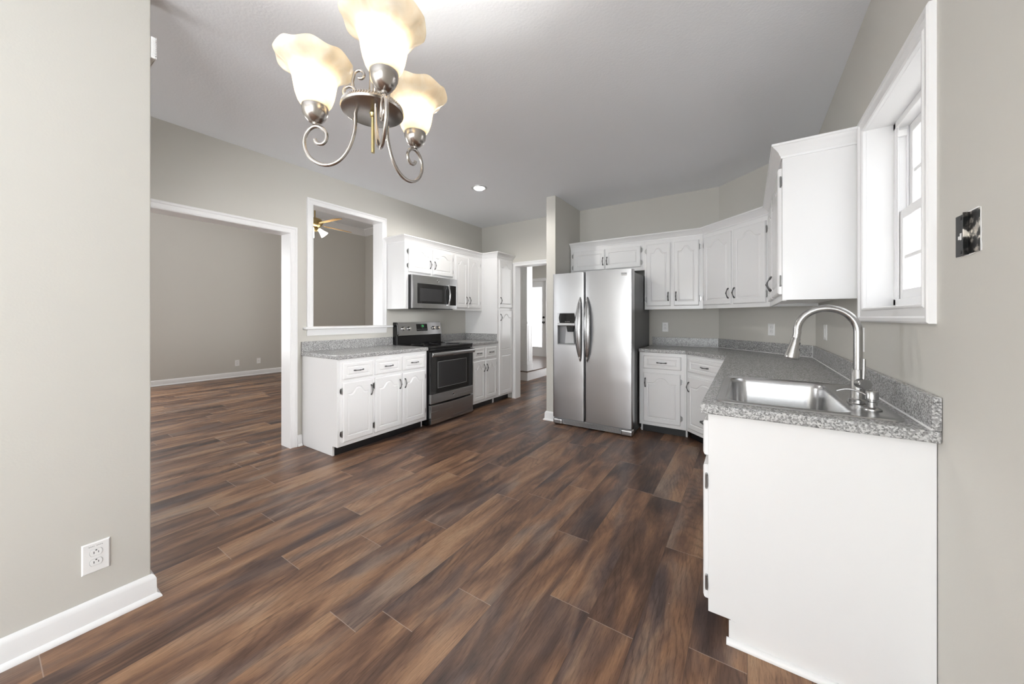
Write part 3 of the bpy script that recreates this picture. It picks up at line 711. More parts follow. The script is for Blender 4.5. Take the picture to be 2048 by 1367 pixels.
w1 = worktop('worktop', [(XL + 0.001, 1.791), (-3.017, 1.791), (-3.017, 2.870), (XL + 0.001, 2.870)], 'speckled grey worktop on the three-door base cabinet')
MB().box(XL + 0.001, XL + 0.021, 1.793, 2.868, ZT + 0.0003, ZT + 0.100).build('backsplash', M['granite'], w1, bevel=0.003)
w2 = worktop('worktop', [(XL + 0.001, 3.641), (-3.017, 3.641), (-3.017, 4.2345), (XL + 0.001, 4.2345)], 'short speckled grey worktop between range and pantry')
MB().box(XL + 0.001, XL + 0.021, 3.642, 4.2345, ZT + 0.0003, ZT + 0.100).build('backsplash', M['granite'], w2, bevel=0.003)
MB().box(XL + 0.0215, -3.042, 4.2145, 4.2345, ZT + 0.0003, ZT + 0.100).build('backsplash', M['granite'], w2, bevel=0.003)
# ------------------------------------------------------------------ range
def emblem(parent, c, r, y_front):
    """small round badge with a script-like double loop, facing -y"""
    b = MB().lathe([(r, 0.0), (r, 0.0015), (r * 0.93, 0.0025), (r * 0.86, 0.0015), (0.0, 0.0015)], (c[0], y_front, c[1]), 28, 'y').build('badge', M['chrome'], parent, smooth=40)
    mb = MB(); pts = []
    for i in range(25):
        a = 2 * PI * i / 24; pts.append((c[0] - r * 0.16 + r * 0.34 * math.cos(a), y_front - 0.0022, c[1] + r * 0.40 * math.sin(a + 0.5)))
    mb.tube(pts, r * 0.055, 6)
    pts = [(c[0] + r * (0.12 + 0.32 * math.cos(a * 0.262)), y_front - 0.0022, c[1] + r * 0.42 * math.sin(a * 0.262)) for a in range(2, 21)]
    mb.tube(pts, r * 0.055, 6); mb.tube([(c[0] - r * 0.3, y_front - 0.0022, c[1] - r * 0.5), (c[0] + r * 0.45, y_front - 0.0022, c[1] + r * 0.05)], r * 0.05, 6)
    mb.build('badge_script', M['black'], b)
    return b
RW = 0.752
rg = empty('electric_range', (XL, 2.8775, 0), RL, 'black and stainless freestanding electric range with glass cooktop', 'range')
mb = MB(); mb.box(0.004, RW - 0.004, -0.62, -0.03, 0.085, 0.893); mb.box(0.02, RW - 0.02, -0.57, -0.05, 0.0, 0.085)
mb.build('body', M['black'], rg, bevel=0.004)
mb = MB(); mb.box(0.0, RW, -0.655, -0.035, 0.894, 0.917); mb.box(0.004, RW - 0.004, -0.650, -0.60, 0.866, 0.894)
ck = mb.build('cooktop', M['glassblack'], rg, bevel=0.006, seg=3)
for (cx, cy, r) in ((0.20, -0.49, 0.105), (0.55, -0.49, 0.09), (0.20, -0.22, 0.075), (0.55, -0.22, 0.105)):
    MB().lathe([(r, 0.9172), (r + 0.003, 0.9174), (r + 0.003, 0.9172)], (cx, cy, 0), 36).build('burner_ring', M['print'], ck)
# backguard : black housing, tilted stainless fascia with slightly arched top
mb = MB(); mb.prism([(-0.002, 0.895), (-0.085, 0.895), (-0.080, 1.03), (-0.100, 1.035), (-0.078, 1.180), (-0.055, 1.190), (-0.002, 1.190)], 'x', 0.0, RW)
bgd = mb.build('backguard', M['black'], rg, bevel=0.006)
nb = 20; mb = MB(); vs_ = []
for k, (yb, zb) in enumerate(((-0.104, 1.028), (-0.100, 1.024))): pass
def fas(x, v):  # v 0 bottom .. 1 top ; gently bowed outward in the middle
    t = (x / RW) * 2 - 1; bow = 0.018 * (1 - t * t)
    return (x, -0.106 - bow + 0.026 * v, 1.028 + 0.155 * v + 0.006 * v * (1 - t * t))
rows = []
for i in range(nb + 1):
    x = 0.012 + (RW - 0.024) * i / nb; rows.append((fas(x, 0), fas(x, 1)))
V = []; F = []
for a, b in rows: V += [a, b, (b[0], -0.060, b[2] + 0.004), (a[0], -0.085, a[2] - 0.004)]
for i in range(nb):
    q = 4 * i
    for k in range(4): F.append((q + k, q + (k + 1) % 4, q + 4 + (k + 1) % 4, q + 4 + k))
F += [(0, 1, 2, 3), (4 * nb, 4 * nb + 3, 4 * nb + 2, 4 * nb + 1)]
mb.add(V, F); fa = mb.build('control_panel', M['steelr'], rg, smooth=35)
TL_ = math.atan2(0.026, 0.155)
def on_fas(x, v, d=0.0):
    q = fas(x, v); return (q[0], q[1] - d, q[2])
mb = MB(); ds = []
for i in range(9):
    x = 0.285 + 0.185 * i / 8
    ds += [on_fas(x, 0.30, 0.0015), on_fas(x, 0.86, 0.0015)]
mb.add(ds, [(2 * i, 2 * i + 1, 2 * i + 3, 2 * i + 2) for i in range(8)])
dp = mb.build('display', M['glassblack'], fa)
mb = MB()
def seg7(mb, x, v, ch, w=0.008, hh=0.075):
    S_ = {'0': 'abcdef', '1': 'bc', '2': 'abged', '3': 'abgcd', '8': 'abcdefg', '5': 'afgcd'}[ch]; t = 0.0012
    def hb(vv): 
        p = on_fas(x, vv, 0.0022); mb.box(p[0], p[0] + w, p[1] - 0.0003, p[1], p[2] - t / 2, p[2] + t / 2)
    def vb(dx, va):
        p = on_fas(x + dx, va, 0.0022); p2 = on_fas(x + dx, va + hh, 0.0022); mb.box(p[0] - t / 2, p[0] + t / 2, min(p[1], p2[1]) - 0.0003, min(p[1], p2[1]), p[2], p2[2])
    for s_ in S_:
        if s_ == 'a': hb(v + 2 * hh)
        if s_ == 'g': hb(v + hh)
        if s_ == 'd': hb(v)
        if s_ == 'b': vb(w, v + hh)
        if s_ == 'c': vb(w, v)
        if s_ == 'f': vb(0, v + hh)
        if s_ == 'e': vb(0, v)
for k, chd in enumerate('1:58'):
    if chd != ':': seg7(mb, 0.360 + 0.0115 * k, 0.62, chd)
mb.build('clock_digits', M['digits'], dp)
mb = MB()
for k in range(7):
    p_ = on_fas(0.30 + 0.024 * k, 0.42, 0.0022); mb.box(p_[0], p_[0] + 0.010, p_[1] - 0.0003, p_[1], p_[2], p_[2] + 0.003)
mb.build('button_print', M['print'], dp)
for x in (0.075, 0.165, 0.585, 0.672):
    p_ = on_fas(x, 0.52, 0.0); k = empty('knob_tmp', (0, 0, 0)); bpy.data.objects.remove(k)
    mb = MB(); mb.lathe([(0.026, 0), (0.026, 0.004), (0.021, 0.006), (0.019, 0.024), (0.0165, 0.028), (0, 0.028)], (0, 0, 0), 20, 'y'); mb.box(-0.004, 0.004, -0.034, -0.024, -0.018, 0.018)
    mb.xf(Matrix.Translation(p_) @ Matrix.Rotation(-TL_, 4, 'X')); mb.build('knob', M['chrome'], rg, smooth=35, bevel=0.0015)
# oven door, handle, drawer
mb = MB(); mb.box(0.006, RW - 0.006, -0.660, -0.622, 0.372, 0.856); od = mb.build('oven_door', M['glassblack'], rg, bevel=0.004)
mb = MB(); mb.box(0.115, RW - 0.135, -0.6615, -0.6595, 0.435, 0.735); mb.build('oven_window', M['ovenwin'], od)
mb = MB()
for a in ((0.112, 0.115, 0.432, 0.738), (RW - 0.135, RW - 0.132, 0.432, 0.738), (0.112, RW - 0.132, 0.735, 0.738), (0.112, RW - 0.132, 0.432, 0.435)): mb.box(a[0], a[1], -0.6618, -0.6598, a[2], a[3])
mb.build('window_outline', M['print'], od)
mb = MB(); mb.box(0.006, RW - 0.006, -0.662, -0.622, 0.262, 0.3715); bd = mb.build('door_band', M['steelr'], od, bevel=0.004)
emblem(rg, (RW / 2, 0.322), 0.019, -0.662)
mb = MB()
hp = [(-0.674, 0.797), (-0.690, 0.800), (-0.698, 0.815), (-0.699, 0.832), (-0.692, 0.846), (-0.676, 0.850)]
mb.prism(hp, 'x', 0.004, RW - 0.004)
for x in (0.02, RW - 0.05): mb.box(x, x + 0.03, -0.676, -0.656, 0.806, 0.842)
mb.build('handle', M['steelr'], od, smooth=50, bevel=0.004)
mb = MB(); V = []; F = []; n = 16
for i in range(n + 1):
    x = 0.006 + (RW - 0.012) * i / n; t = 2 * i / n - 1; sag = 0.010 * (1 - t * t)
    V += [(x, -0.662, 0.030), (x, -0.662, 0.250 - sag), (x, -0.622, 0.246 - sag), (x, -0.622, 0.030)]
for i in range(n):
    q = 4 * i
    for k in range(4): F.append((q + k, q + (k + 1) % 4, q + 4 + (k + 1) % 4, q + 4 + k))
F += [(0, 1, 2, 3), (4 * n, 4 * n + 3, 4 * n + 2, 4 * n + 1)]
mb.add(V, F); mb.build('storage_drawer', M['steelr'], rg, bevel=0.003)

# ------------------------------------------------------------------ microwave
mw = empty('microwave', (XL, 2.8415, 0), RL, 'stainless over-the-range microwave with black glass door', 'microwave')
MWW = 0.757; Z0, Z1 = 1.360, 1.7555
mb = MB(); mb.box(0.0, MWW, -0.372, -0.004, Z0 + 0.004, Z1); mb.box(0.03, MWW - 0.03, -0.36, -0.03, Z0 - 0.006, Z0 + 0.004)
mb.build('body', M['black'], mw, bevel=0.003)
mb = MB()
n = 14; V = []; F = []
xd = MWW * 0.80
def mface(x): t = x / MWW * 2 - 1; return -0.405 - 0.012 * (1 - t * t)
for i in range(n + 1):
    x = xd * i / n; V += [(x, mface(x), Z0), (x, mface(x), Z1 - 0.002), (x, -0.3725, Z1 - 0.002), (x, -0.3725, Z0)]
for i in range(n):
    q = 4 * i
    for k in range(4): F.append((q + k, q + (k + 1) % 4, q + 4 + (k + 1) % 4, q + 4 + k))
F += [(0, 1, 2, 3), (4 * n, 4 * n + 3, 4 * n + 2, 4 * n + 1)]
mb.add(V, F); md = mb.build('door', M['steelr'], mw, smooth=30, bevel=0.002)
def mpatch(x0, x1, z0, z1, off, n=8):
    mb = MB(); V = []; F = []
    for i in range(n + 1):
        x = x0 + (x1 - x0) * i / n; y = mface(x) - off; V += [(x, y, z0), (x, y, z1), (x, y + 0.003, z1), (x, y + 0.003, z0)]
    for i in range(n):
        q = 4 * i
        for k in range(4): F.append((q + k, q + (k + 1) % 4, q + 4 + (k + 1) % 4, q + 4 + k))
    F += [(0, 1, 2, 3), (4 * n, 4 * n + 3, 4 * n + 2, 4 * n + 1)]
    return mb.add(V, F)
mpatch(0.068, xd - 0.004, 1.418, 1.656, 0.001).build('door_glass', M['glassblack'], md, smooth=30)
mpatch(0.105, 0.470, 1.445, 1.600, 0.002).build('window_screen', M['ovenwin'], md, smooth=30)
V = []; F = []; mb = MB(); n = 4
for i in range(n + 1):
    x = xd + 0.002 + (MWW - xd - 0.002) * i / n; V += [(x, mface(x), Z0), (x, mface(x), Z1 - 0.002), (x, -0.3725, Z1 - 0.002), (x, -0.3725, Z0)]
for i in range(n):
    q = 4 * i
    for k in range(4): F.append((q + k, q + (k + 1) % 4, q + 4 + (k + 1) % 4, q + 4 + k))
F += [(0, 1, 2, 3), (4 * n, 4 * n + 3, 4 * n + 2, 4 * n + 1)]
mb.add(V, F); mc = mb.build('control_panel', M['steelr'], mw, smooth=30, bevel=0.002)
mpatch(xd + 0.012, MWW - 0.020, 1.408, 1.664, 0.001, 4).build('control_glass', M['glassblack'], mc, smooth=30)
hx = xd - 0.030; P = []
for i in range(17):
    t = -1 + i / 8; P.append((hx + 0.016 * (1 - t * t) * 0, mface(hx) - 0.010 - 0.030 * (1 - t * t), 1.535 + 0.125 * t))
mb = MB(); mb.tube(P, 0.0085, 10)
for z in (1.41, 1.66): mb.box(hx - 0.009, hx + 0.009, mface(hx) - 0.014, mface(hx) + 0.002, z - 0.012, z + 0.012)
mb.build('handle', M['chrome'], mw, smooth=50, bevel=0.002)
emblem(mw, (0.395, 1.706), 0.017, mface(0.395))
for xa in (0.06, 0.42):
    mb = MB(); mb.box(xa, xa + 0.256, -0.30, -0.20, Z0 - 0.0068, Z0 - 0.0058)
    for k in range(12): mb.box(xa + k * 0.022, xa + 0.014 + k * 0.022, -0.299, -0.201, Z0 - 0.0080, Z0 - 0.0066)
    mb.build('grease_filter', M['print'], mw)

# ------------------------------------------------------------------ refrigerator (front faces -y)
FX0, FX1 = -1.916, -0.992; FW = FX1 - FX0; FY = 3.79
fr = empty('refrigerator', (FX0, FY, 0), 0, 'stainless side-by-side refrigerator with water dispenser', 'refrigerator')
mb = MB(); mb.box(0.010, FW - 0.010, 0.080, 0.80, 0.020, 1.735); mb.build('cabinet_body', M['fridgeside'], fr, bevel=0.006)
def fdoor(name, x0, x1, holes=None):
    """door with softly rolled vertical edges, hole = (xa,xb,za,zb) for the dispenser"""
    Z0_, Z1_ = 0.085, 1.758; prof = []
    r = 0.020; n = 6
    for i in range(n + 1): a = PI / 2 * i / n; prof.append((x0 + r - r * math.cos(a), r - r * math.sin(a)))
    xs = [x0 + r + (x1 - x0 - 2 * r) * k / 10 for k in range(1, 10)]
    if holes: xs = sorted([x for x in xs if min(abs(x - holes[0]), abs(x - holes[1])) > 0.012] + [holes[0], holes[1]])
    bow = lambda x: -0.007 * (1 - ((x - (x0 + x1) / 2) / ((x1 - x0) / 2)) ** 2)
    prof += [(x, bow(x)) for x in xs]
    for i in range(n + 1): a = PI / 2 * i / n; prof.append((x1 - r + r * math.sin(a), r - r * math.cos(a)))
    prof = [(x, y) for x, y in prof]
    zs = [Z0_, Z1_] if not holes else [Z0_, holes[2], holes[3], Z1_]
    V = []; F = []; m = len(prof)
    for z in zs: V += [(x, y, z) for x, y in prof]
    for k in range(len(zs) - 1):
        for i in range(m - 1):
            if holes and k == 1 and prof[i][0] >= holes[0] - 1e-6 and prof[i + 1][0] <= holes[1] + 1e-6: continue
            F.append((k * m + i, k * m + i + 1, (k + 1) * m + i + 1, (k + 1) * m + i))
    b = len(V); V += [(x0, 0.075, Z0_), (x1, 0.075, Z0_), (x0, 0.075, Z1_), (x1, 0.075, Z1_)]
    top = (len(zs) - 1) * m
    F.append((b, b + 1, b + 3, b + 2))
    F.append(tuple([i for i in range(m)] + [b + 1, b])); F.append(tuple([top + i for i in range(m)] + [b + 3, b + 2]))
    F.append(tuple([b] + [b + 2] + [k * m for k in range(len(zs) - 1, -1, -1)])); F.append(tuple([b + 1] + [k * m + m - 1 for k in range(len(zs))] + [b + 3]))
    return MB().add(V, F).build(name, M['steel'], fr, smooth=30)
SPL = -1.519 - FX0
DH = (-1.851 - FX0, -1.610 - FX0, 0.934, 1.300)
d1 = fdoor('freezer_door', 0.0, SPL - 0.004, DH)
d2 = fdoor('fresh_food_door', SPL + 0.004, FW)
# dispenser recess
x0, x1, z0, z1 = DH
mb = MB(); dpt = 0.062; t = 0.003
mb.box(x0, x1, dpt - t, dpt, z0, z1); mb.box(x0, x0 + t, -0.004, dpt, z0, z1); mb.box(x1 - t, x1, -0.004, dpt, z0, z1); mb.box(x0, x1, -0.006, dpt, z0, z0 + 0.012); mb.box(x0, x1, -0.006, dpt, z1 - t, z1)
dsp = mb.build('dispenser', M['plastgrey'], d1, bevel=0.0015)
MB().box(x0 + t, x1 - t, -0.004, 0.03, 1.186, z1 - t).build('dispenser_panel', M['glassblack'], dsp, bevel=0.003)
mb = MB(); mb.prism([(-0.012, 1.153), (-0.016, 1.160), (-0.014, 1.178), (-0.006, 1.186), (0.03, 1.186), (0.03, 1.153)], 'x', x0 + t, x1 - t); mb.build('dispenser_bar', M['steel'], dsp, bevel=0.002)
for s_, xa in ((1, x0 + t), (-1, x1 - t)):
    pr = [(xa, 1.186), (xa + s_ * 0.026, 1.186), (xa + s_ * 0.018, 1.215), (xa + s_ * 0.014, 1.245), (xa + s_ * 0.020, 1.275), (xa + s_ * 0.026, z1 - t), (xa, z1 - t)]
    mb = MB(); mb.prism(pr, 'y', -0.007, -0.004); mb.build('panel_cheek', M['steel'], dsp)
mb = MB(); xm = (x0 + x1) / 2 + 0.03; mb.prism([(xm - 0.045, 1.153), (xm + 0.045, 1.153), (xm + 0.032, 1.085), (xm - 0.032, 1.085)], 'y', 0.008, 0.05); mb.build('ice_chute', M['black'], dsp, bevel=0.003)
mb = MB(); mb.prism([(xm - 0.050, 0.950), (xm + 0.040, 0.950), (xm + 0.030, 1.085), (xm - 0.045, 1.085)], 'y', 0.038, 0.046); mb.build('paddle', M['plastlight'], dsp, bevel=0.002)
mb = MB(); mb.prism([(x0 + 0.07, 0.948), (x0 + 0.115, 0.948), (x0 + 0.125, 1.15), (x0 + 0.085, 1.15)], 'y', 0.050, 0.056); mb.build('recess_highlight_panel', M['plastlight'], dsp)
mb = MB()
for k in range(3): mb.box(xm - 0.055 + k * 0.022, xm - 0.043 + k * 0.022, -0.0046, -0.004, 1.200, 1.203)
mb.build('panel_print', M['plate'], dsp)
# handles : long tapering blades
def blade(name, cx, lean, parent):
    V = []; F = []; n = 24; seg = 10; mb = MB()
    for i in range(n + 1):
        t = -1 + 2 * i / n; a = abs(t); w = 0.034 * (1 - a ** 2.6) ** 0.75 + 0.002; z = 1.1165 + 0.364 * t
        out = 0.006 + 0.048 * (1 - a ** 2.0)
        for k in range(seg):
            q = 2 * PI * k / seg; V.append((cx + lean * 0.012 * (1 - a * a) + w * math.cos(q), -out - 0.011 * math.sin(q), z))
    for i in range(n):
        for k in range(seg): F.append((i * seg + k, i * seg + (k + 1) % seg, (i + 1) * seg + (k + 1) % seg, (i + 1) * seg + k))
    F += [tuple(range(seg)), tuple(range(n * seg, (n + 1) * seg))]
    mb.add(V, F)
    for z in (0.80, 1.43): mb.box(cx - 0.008, cx + 0.008, -0.03, 0.0, z - 0.015, z + 0.015)
    mb.build(name, M['handle'], parent, smooth=50)
blade('handle', -1.566 - FX0, -1, d1); blade('handle', -1.484 - FX0, 1, d2)
mb = MB(); mb.box(-1.110 - FX0, -1.050 - FX0, -0.0075, -0.0045, 1.690, 1.724); lb = mb.build('badge', M['chrome'], d2, bevel=0.002)
MB().box(-1.106 - FX0, -1.054 - FX0, -0.0080, -0.0070, 1.702, 1.720).build('badge_plate', M['plastgrey'], lb)
mb = MB()
for k in range(9): mb.box(-1.100 - FX0 + k * 0.0045, -1.0975 - FX0 + k * 0.0045, -0.0084, -0.0079, 1.708, 1.713)
mb.build('badge_lettering', M['plate'], lb)
mb = MB(); mb.box(0.012, FW - 0.012, 0.012, 0.10, 0.012, 0.078)
gk = mb.build('base_grille', M['plastgrey'], fr, bevel=0.006)
mb = MB()
for k in range(5): mb.box(0.14, FW - 0.14, 0.004, 0.013, 0.026 + k * 0.010, 0.031 + k * 0.010)
mb.build('grille_bars', M['steel'], gk)
for xa in (0.004, FW - 0.124):
    mb = MB(); mb.box(xa, xa + 0.12, -0.004, 0.09, 0.004, 0.072); f_ = mb.build('foot_cover', M['steel'], fr, bevel=0.018, seg=3)
for xa in (0.03, FW - 0.13): MB().box(xa, xa + 0.10, 0.03, 0.17, 1.736, 1.757).build('hinge_cover', M['fridgeside'], fr, bevel=0.006)

# ------------------------------------------------------------------ back and corner wall cabinets
YF = 4.325
GB = 'wall cabinets'
o1 = empty('upper_cabinet', (-1.9225, YB, 0), 0, 'short wide white wall cabinet above the refrigerator', 'cabinet', GB)
wo = 0.9275; upper_carcass(o1, wo, 1.800, ZU1)
door(o1, 0.040, 0.458, 1.842, 2.090, -0.33, ('r', 'b'), 'l', rise=0.0, hz=0.10, hinge_in=0.05); door(o1, 0.466, 0.885, 1.842, 2.090, -0.33, ('l', 'b'), 'r', rise=0.0, hz=0.10, hinge_in=0.05)
b1 = empty('upper_cabinet', (-0.9945, YB, 0), 0, 'white two-door wall cabinet right of the refrigerator', 'cabinet', GB)
upper_carcass(b1, 0.6005, ZU0 - 0.008, ZU1)
door(b1, 0.024, 0.280, 1.380, 2.088, -0.33, ('r', 'b'), 'l'); door(b1, 0.316, 0.564, 1.380, 2.088, -0.33, ('l', 'b'), 'r')
# angled unit : prism carcass, face from (-0.3935,4.325) to (XF2, ...)
CS = 3.9315; XF2 = 0.165; YF2 = CS - XF2
r2 = math.sqrt(2)
dg = empty('upper_cabinet', (-0.3935, 4.325, 0), -PI / 4, 'angled white two-door wall cabinet across the corner', 'cabinet', GB)
mb = MB(); body = [(-0.3935, 4.325), (XF2, YF2), (XR - 0.002, YF2), (XR - 0.002, YD - 0.002), (XD - 0.002, YB - 0.003), (-0.3935, YB - 0.003)]
mb.prism([(-0.3930, 4.345), (XF2 + 0.02, YF2 + 0.0005)] + [(XR - 0.003, YF2 + 0.0005)] + body[3:5] + [(-0.3930, YB - 0.003)], 'z', ZU0 + 0.014, ZU1); mb.xf(loc_of(dg).inverted())
Lf = math.hypot(XF2 + 0.3935, YF2 - 4.325)
mb.box(0, Lf, 0.0, 0.02, ZU0 - 0.008, ZU1); mb.build('carcass', M['cab'], dg, bevel=0.0015)
door(dg, 0.026, 0.384, 1.380, 2.088, 0, ('r', 'b'), 'l'); door(dg, 0.414, 0.758, 1.380, 2.088, 0, ('l', 'b'), 'r')
# right unit, fronts face -x
ru = empty('upper_cabinet', (XR, YF2 - 0.0005, 0), -PI / 2, 'white wall cabinet with plain side panel next to the window', 'cabinet', GB)
LR = YF2 - 0.0005 - 2.491
upper_carcass(ru, LR, ZU0 - 0.008, ZU1, d=XR - XF2, zr=ZU0 - 0.004)
door(ru, 0.060, 0.610, 1.380, 2.088, -(XR - XF2), ('r', 'b'), 'l'); door(ru, 0.650, LR - 0.030, 1.380, 2.088, -(XR - XF2), ('l', 'b'), 'r')
crown('trim_7', [(-1.9225, YF - e_), (-0.3935 - e_ * 0.4, YF - e_), (XF2 - e_, YF2 - e_ * 0.4), (XF2 - e_, 2.491 - e_), (XR - 0.002, 2.491 - e_)], 'white crown moulding running over refrigerator, angled and window-side cabinets')

# ------------------------------------------------------------------ back and right base cabinets
b2 = empty('base_cabinet', (-0.985, YB, 0), 0, 'white one-door base cabinet with drawer right of the refrigerator', 'cabinet', 'base cabinets')
base_carcass(b2, 0.4685)
drawer(b2, 0.044, 0.418, 0.700, 0.838, -0.61); door(b2, 0.044, 0.412, 0.128, 0.655, -0.61, ('l', 't'), 'r')
MB().box(-0.018, 0.470, -0.490, -0.480, 0.001, 0.013).build('toe_moulding', M['trim'], b2, bevel=0.002)
XB0, YB0 = -0.5155, 4.045; XB1 = XR - 0.61; YB1 = XB0 + YB0 - XB1
dgb = empty('base_cabinet', (XB0, YB0, 0), -PI / 4, 'angled white base cabinet in the corner, mostly behind the sink run', 'cabinet', 'base cabinets')
Lb = math.hypot(XB1 - XB0, YB1 - YB0)
mb = MB(); mb.prism([(XB0 + 0.0005, YB0 + 0.02), (XB1 + 0.02, YB1 + 0.0008), (XR - 0.003, YB1 + 0.0008), (XR - 0.003, YD - 0.004), (XD - 0.003, YB - 0.004), (XB0 + 0.0005, YB - 0.004)], 'z', 0.10, 0.8735); mb.xf(loc_of(dgb).inverted())
mb.box(0, Lb, 0.0, 0.02, 0.09, 0.8735); mb.build('carcass', M['cab'], dgb, bevel=0.0015)
MB().box(-0.03, Lb + 0.03, 0.075, 0.085, 0.001, 0.099).build('toe_kick', M['toe'], dgb)
drawer(dgb, 0.035, Lb - 0.035, 0.700, 0.838, 0); door(dgb, 0.035, Lb - 0.035, 0.128, 0.655, 0, ('l', 't'), 'r')
YE = 1.607
YS = 2.560
sb = empty('sink_base_cabinet', (XR, YS - 0.0005, 0), -PI / 2, 'white sink base cabinet with large plain end panel facing camera', 'cabinet')
wS = YS - 0.0005 - YE
base_carcass(sb, wS)
drawer(sb, 0.035, 0.455, 0.700, 0.838, -0.61); drawer(sb, 0.485, wS - 0.018, 0.700, 0.838, -0.61)
door(sb, 0.035, 0.455, 0.128, 0.662, -0.61, ('r', 't'), 'l'); door(sb, 0.485, wS - 0.018, 0.128, 0.662, -0.61, ('l', 't'), 'r', hinge_in=0.065)
mb = MB(); q = [(0, 0.001)] + [(0.016 * math.cos(a * PI / 16), 0.001 + 0.020 * math.sin(a * PI / 16)) for a in range(9)]
for s_ in sweep([(XR - 0.61 + 0.062, YE - 0.0005), (XR - 0.002, YE - 0.0005)], q): mb.join(s_)
mb.xf(loc_of(sb).inverted()); mb.build('shoe_moulding', M['trim'], sb, smooth=30)
MB().box(wS - 0.0005, wS + 0.0012, -0.540, -0.519, 0.022, 0.088).build('end_patch', M['cab'], sb)
mid = empty('base_cabinet', (XR, YB1 - 0.0005, 0), -PI / 2, 'white two-door base cabinet between sink base and angled corner unit', 'cabinet', 'base cabinets')
wM = YB1 - YS - 0.001
base_carcass(mid, wM)
drawer(mid, 0.03, wM / 2 - 0.015, 0.700, 0.838, -0.61); drawer(mid, wM / 2 + 0.015, wM - 0.03, 0.700, 0.838, -0.61)
door(mid, 0.03, wM / 2 - 0.015, 0.128, 0.662, -0.61, ('r', 't'), 'l'); door(mid, wM / 2 + 0.015, wM - 0.03, 0.128, 0.662, -0.61, ('l', 't'), 'r')

# ------------------------------------------------------------------ long worktop, splash, sink, tap, soap
SX0, SX1, SY0, SY1 = -0.108, 0.436, 1.640, 2.395
def rrect(x0, x1, y0, y1, r, n=6):
    pts = []
    for cx, cy, a0 in ((x1 - r, y1 - r, 0), (x0 + r, y1 - r, 90), (x0 + r, y0 + r, 180), (x1 - r, y0 + r, 270)):
        for i in range(n + 1): a = math.radians(a0 + 90 * i / n); pts.append((cx + r * math.cos(a), cy + r * math.sin(a)))
    return pts
hole = rrect(SX0 + 0.014, SX1 - 0.014, SY0 + 0.014, SY1 - 0.014, 0.04)
XI = XR - 0.635; CF = XD + YB - 0.635 * r2
w3 = worktop('worktop', [(XR - 0.001, 1.574), (XR - 0.001, YD - 0.001), (XD - 0.001, YB - 0.001), (-0.986, YB - 0.001), (-0.986, YB - 0.635), (CF - (YB - 0.635), YB - 0.635), (XI, CF - XI), (XI, 1.574)],
             'long angled speckled grey worktop holding the sink', hole, bev=0.006)
BSP = [(0.0005, ZT + 0.0003), (0.020, ZT + 0.0003), (0.020, ZT + 0.098), (0.018, ZT + 0.100), (0.0005, ZT + 0.100)]
bpth = [(-0.975, YB - 0.001), (XD - 0.0005, YB - 0.001), (XR - 0.001, YD - 0.0005), (XR - 0.001, 1.575)]
for s_ in sweep(bpth, BSP): s_.build('backsplash', M['granite'], w3, bevel=0.002)
CK = [(0.020, ZT + 0.0004), (0.0245, ZT + 0.0006), (0.020, ZT + 0.005)]
mb = MB()
for s_ in sweep(bpth, CK): mb.join(s_)
for (cx, cy) in ((XD - 0.009, YB - 0.0215), (XR - 0.0215, YD - 0.009)): mb.box(cx - 0.002, cx + 0.002, cy - 0.002, cy + 0.002, ZT, ZT + 0.1)
mb.build('caulk_line', M['caulk'], w3)
# sink
sk = empty('kitchen_sink', (0, 0, 0), 0, 'stainless drop-in sink in the long worktop', 'sink')
def loft(mb, rings, cap_last=True, cap_first=False):
    n = len(rings[0]); V = [p for r in rings for p in r]; F = []
    for i in range(len(rings) - 1):
        F += [(i * n + k, i * n + (k + 1) % n, (i + 1) * n + (k + 1) % n, (i + 1) * n + k) for k in range(n)]
    if cap_last: F.append(tuple(range((len(rings) - 1) * n, len(rings) * n)))
    if cap_first: F.append(tuple(range(n)))
    return mb.add(V, F)
def rr3(x0, x1, y0, y1, r, z): return [(a, b, z) for a, b in rrect(x0, x1, y0, y1, r, 8)]
BX0, BX1, BY0, BY1 = -0.070, 0.315, 1.690, 2.345
bm_r = [rr3(SX0, SX1, SY0, SY1, 0.045, ZT + 0.0006), rr3(SX0 + 0.004, SX1 - 0.004, SY0 + 0.004, SY1 - 0.004, 0.043, ZT + 0.005), rr3(SX0 + 0.012, SX1 - 0.012, SY0 + 0.012, SY1 - 0.012, 0.04, ZT + 0.0055),
        rr3(SX0 + 0.020, SX1 - 0.020, SY0 + 0.020, SY1 - 0.020, 0.036, ZT + 0.0030)]
mb = MB(); loft(mb, bm_r, False)
# deck between rim and bowl, then bowl
deck_o = rr3(SX0 + 0.020, SX1 - 0.020, SY0 + 0.020, SY1 - 0.020, 0.036, ZT + 0.0030)
bowl = [rr3(BX0 - 0.006, BX1 + 0.006, BY0 - 0.006, BY1 + 0.006, 0.075, ZT + 0.0030), rr3(BX0, BX1, BY0, BY1, 0.070, ZT - 0.002), rr3(BX0 + 0.004, BX1 - 0.004, BY0 + 0.004, BY1 - 0.004, 0.068, ZT - 0.02),
        rr3(BX0 + 0.012, BX1 - 0.012, BY0 + 0.012, BY1 - 0.012, 0.065, ZT - 0.150), rr3(BX0 + 0.020, BX1 - 0.020, BY0 + 0.020, BY1 - 0.020, 0.06, ZT - 0.185), rr3(BX0 + 0.045, BX1 - 0.045, BY0 + 0.045, BY1 - 0.045, 0.05, ZT - 0.200)]
loft(mb, [deck_o, bowl[0]], False)
mb.build('rim', M['sink'], sk, smooth=40)
mb = MB(); loft(mb, bowl, True); mb.build('bowl', M['sink'], sk, smooth=50)
cxs, cys = (BX0 + BX1) / 2, (BY0 + BY1) / 2
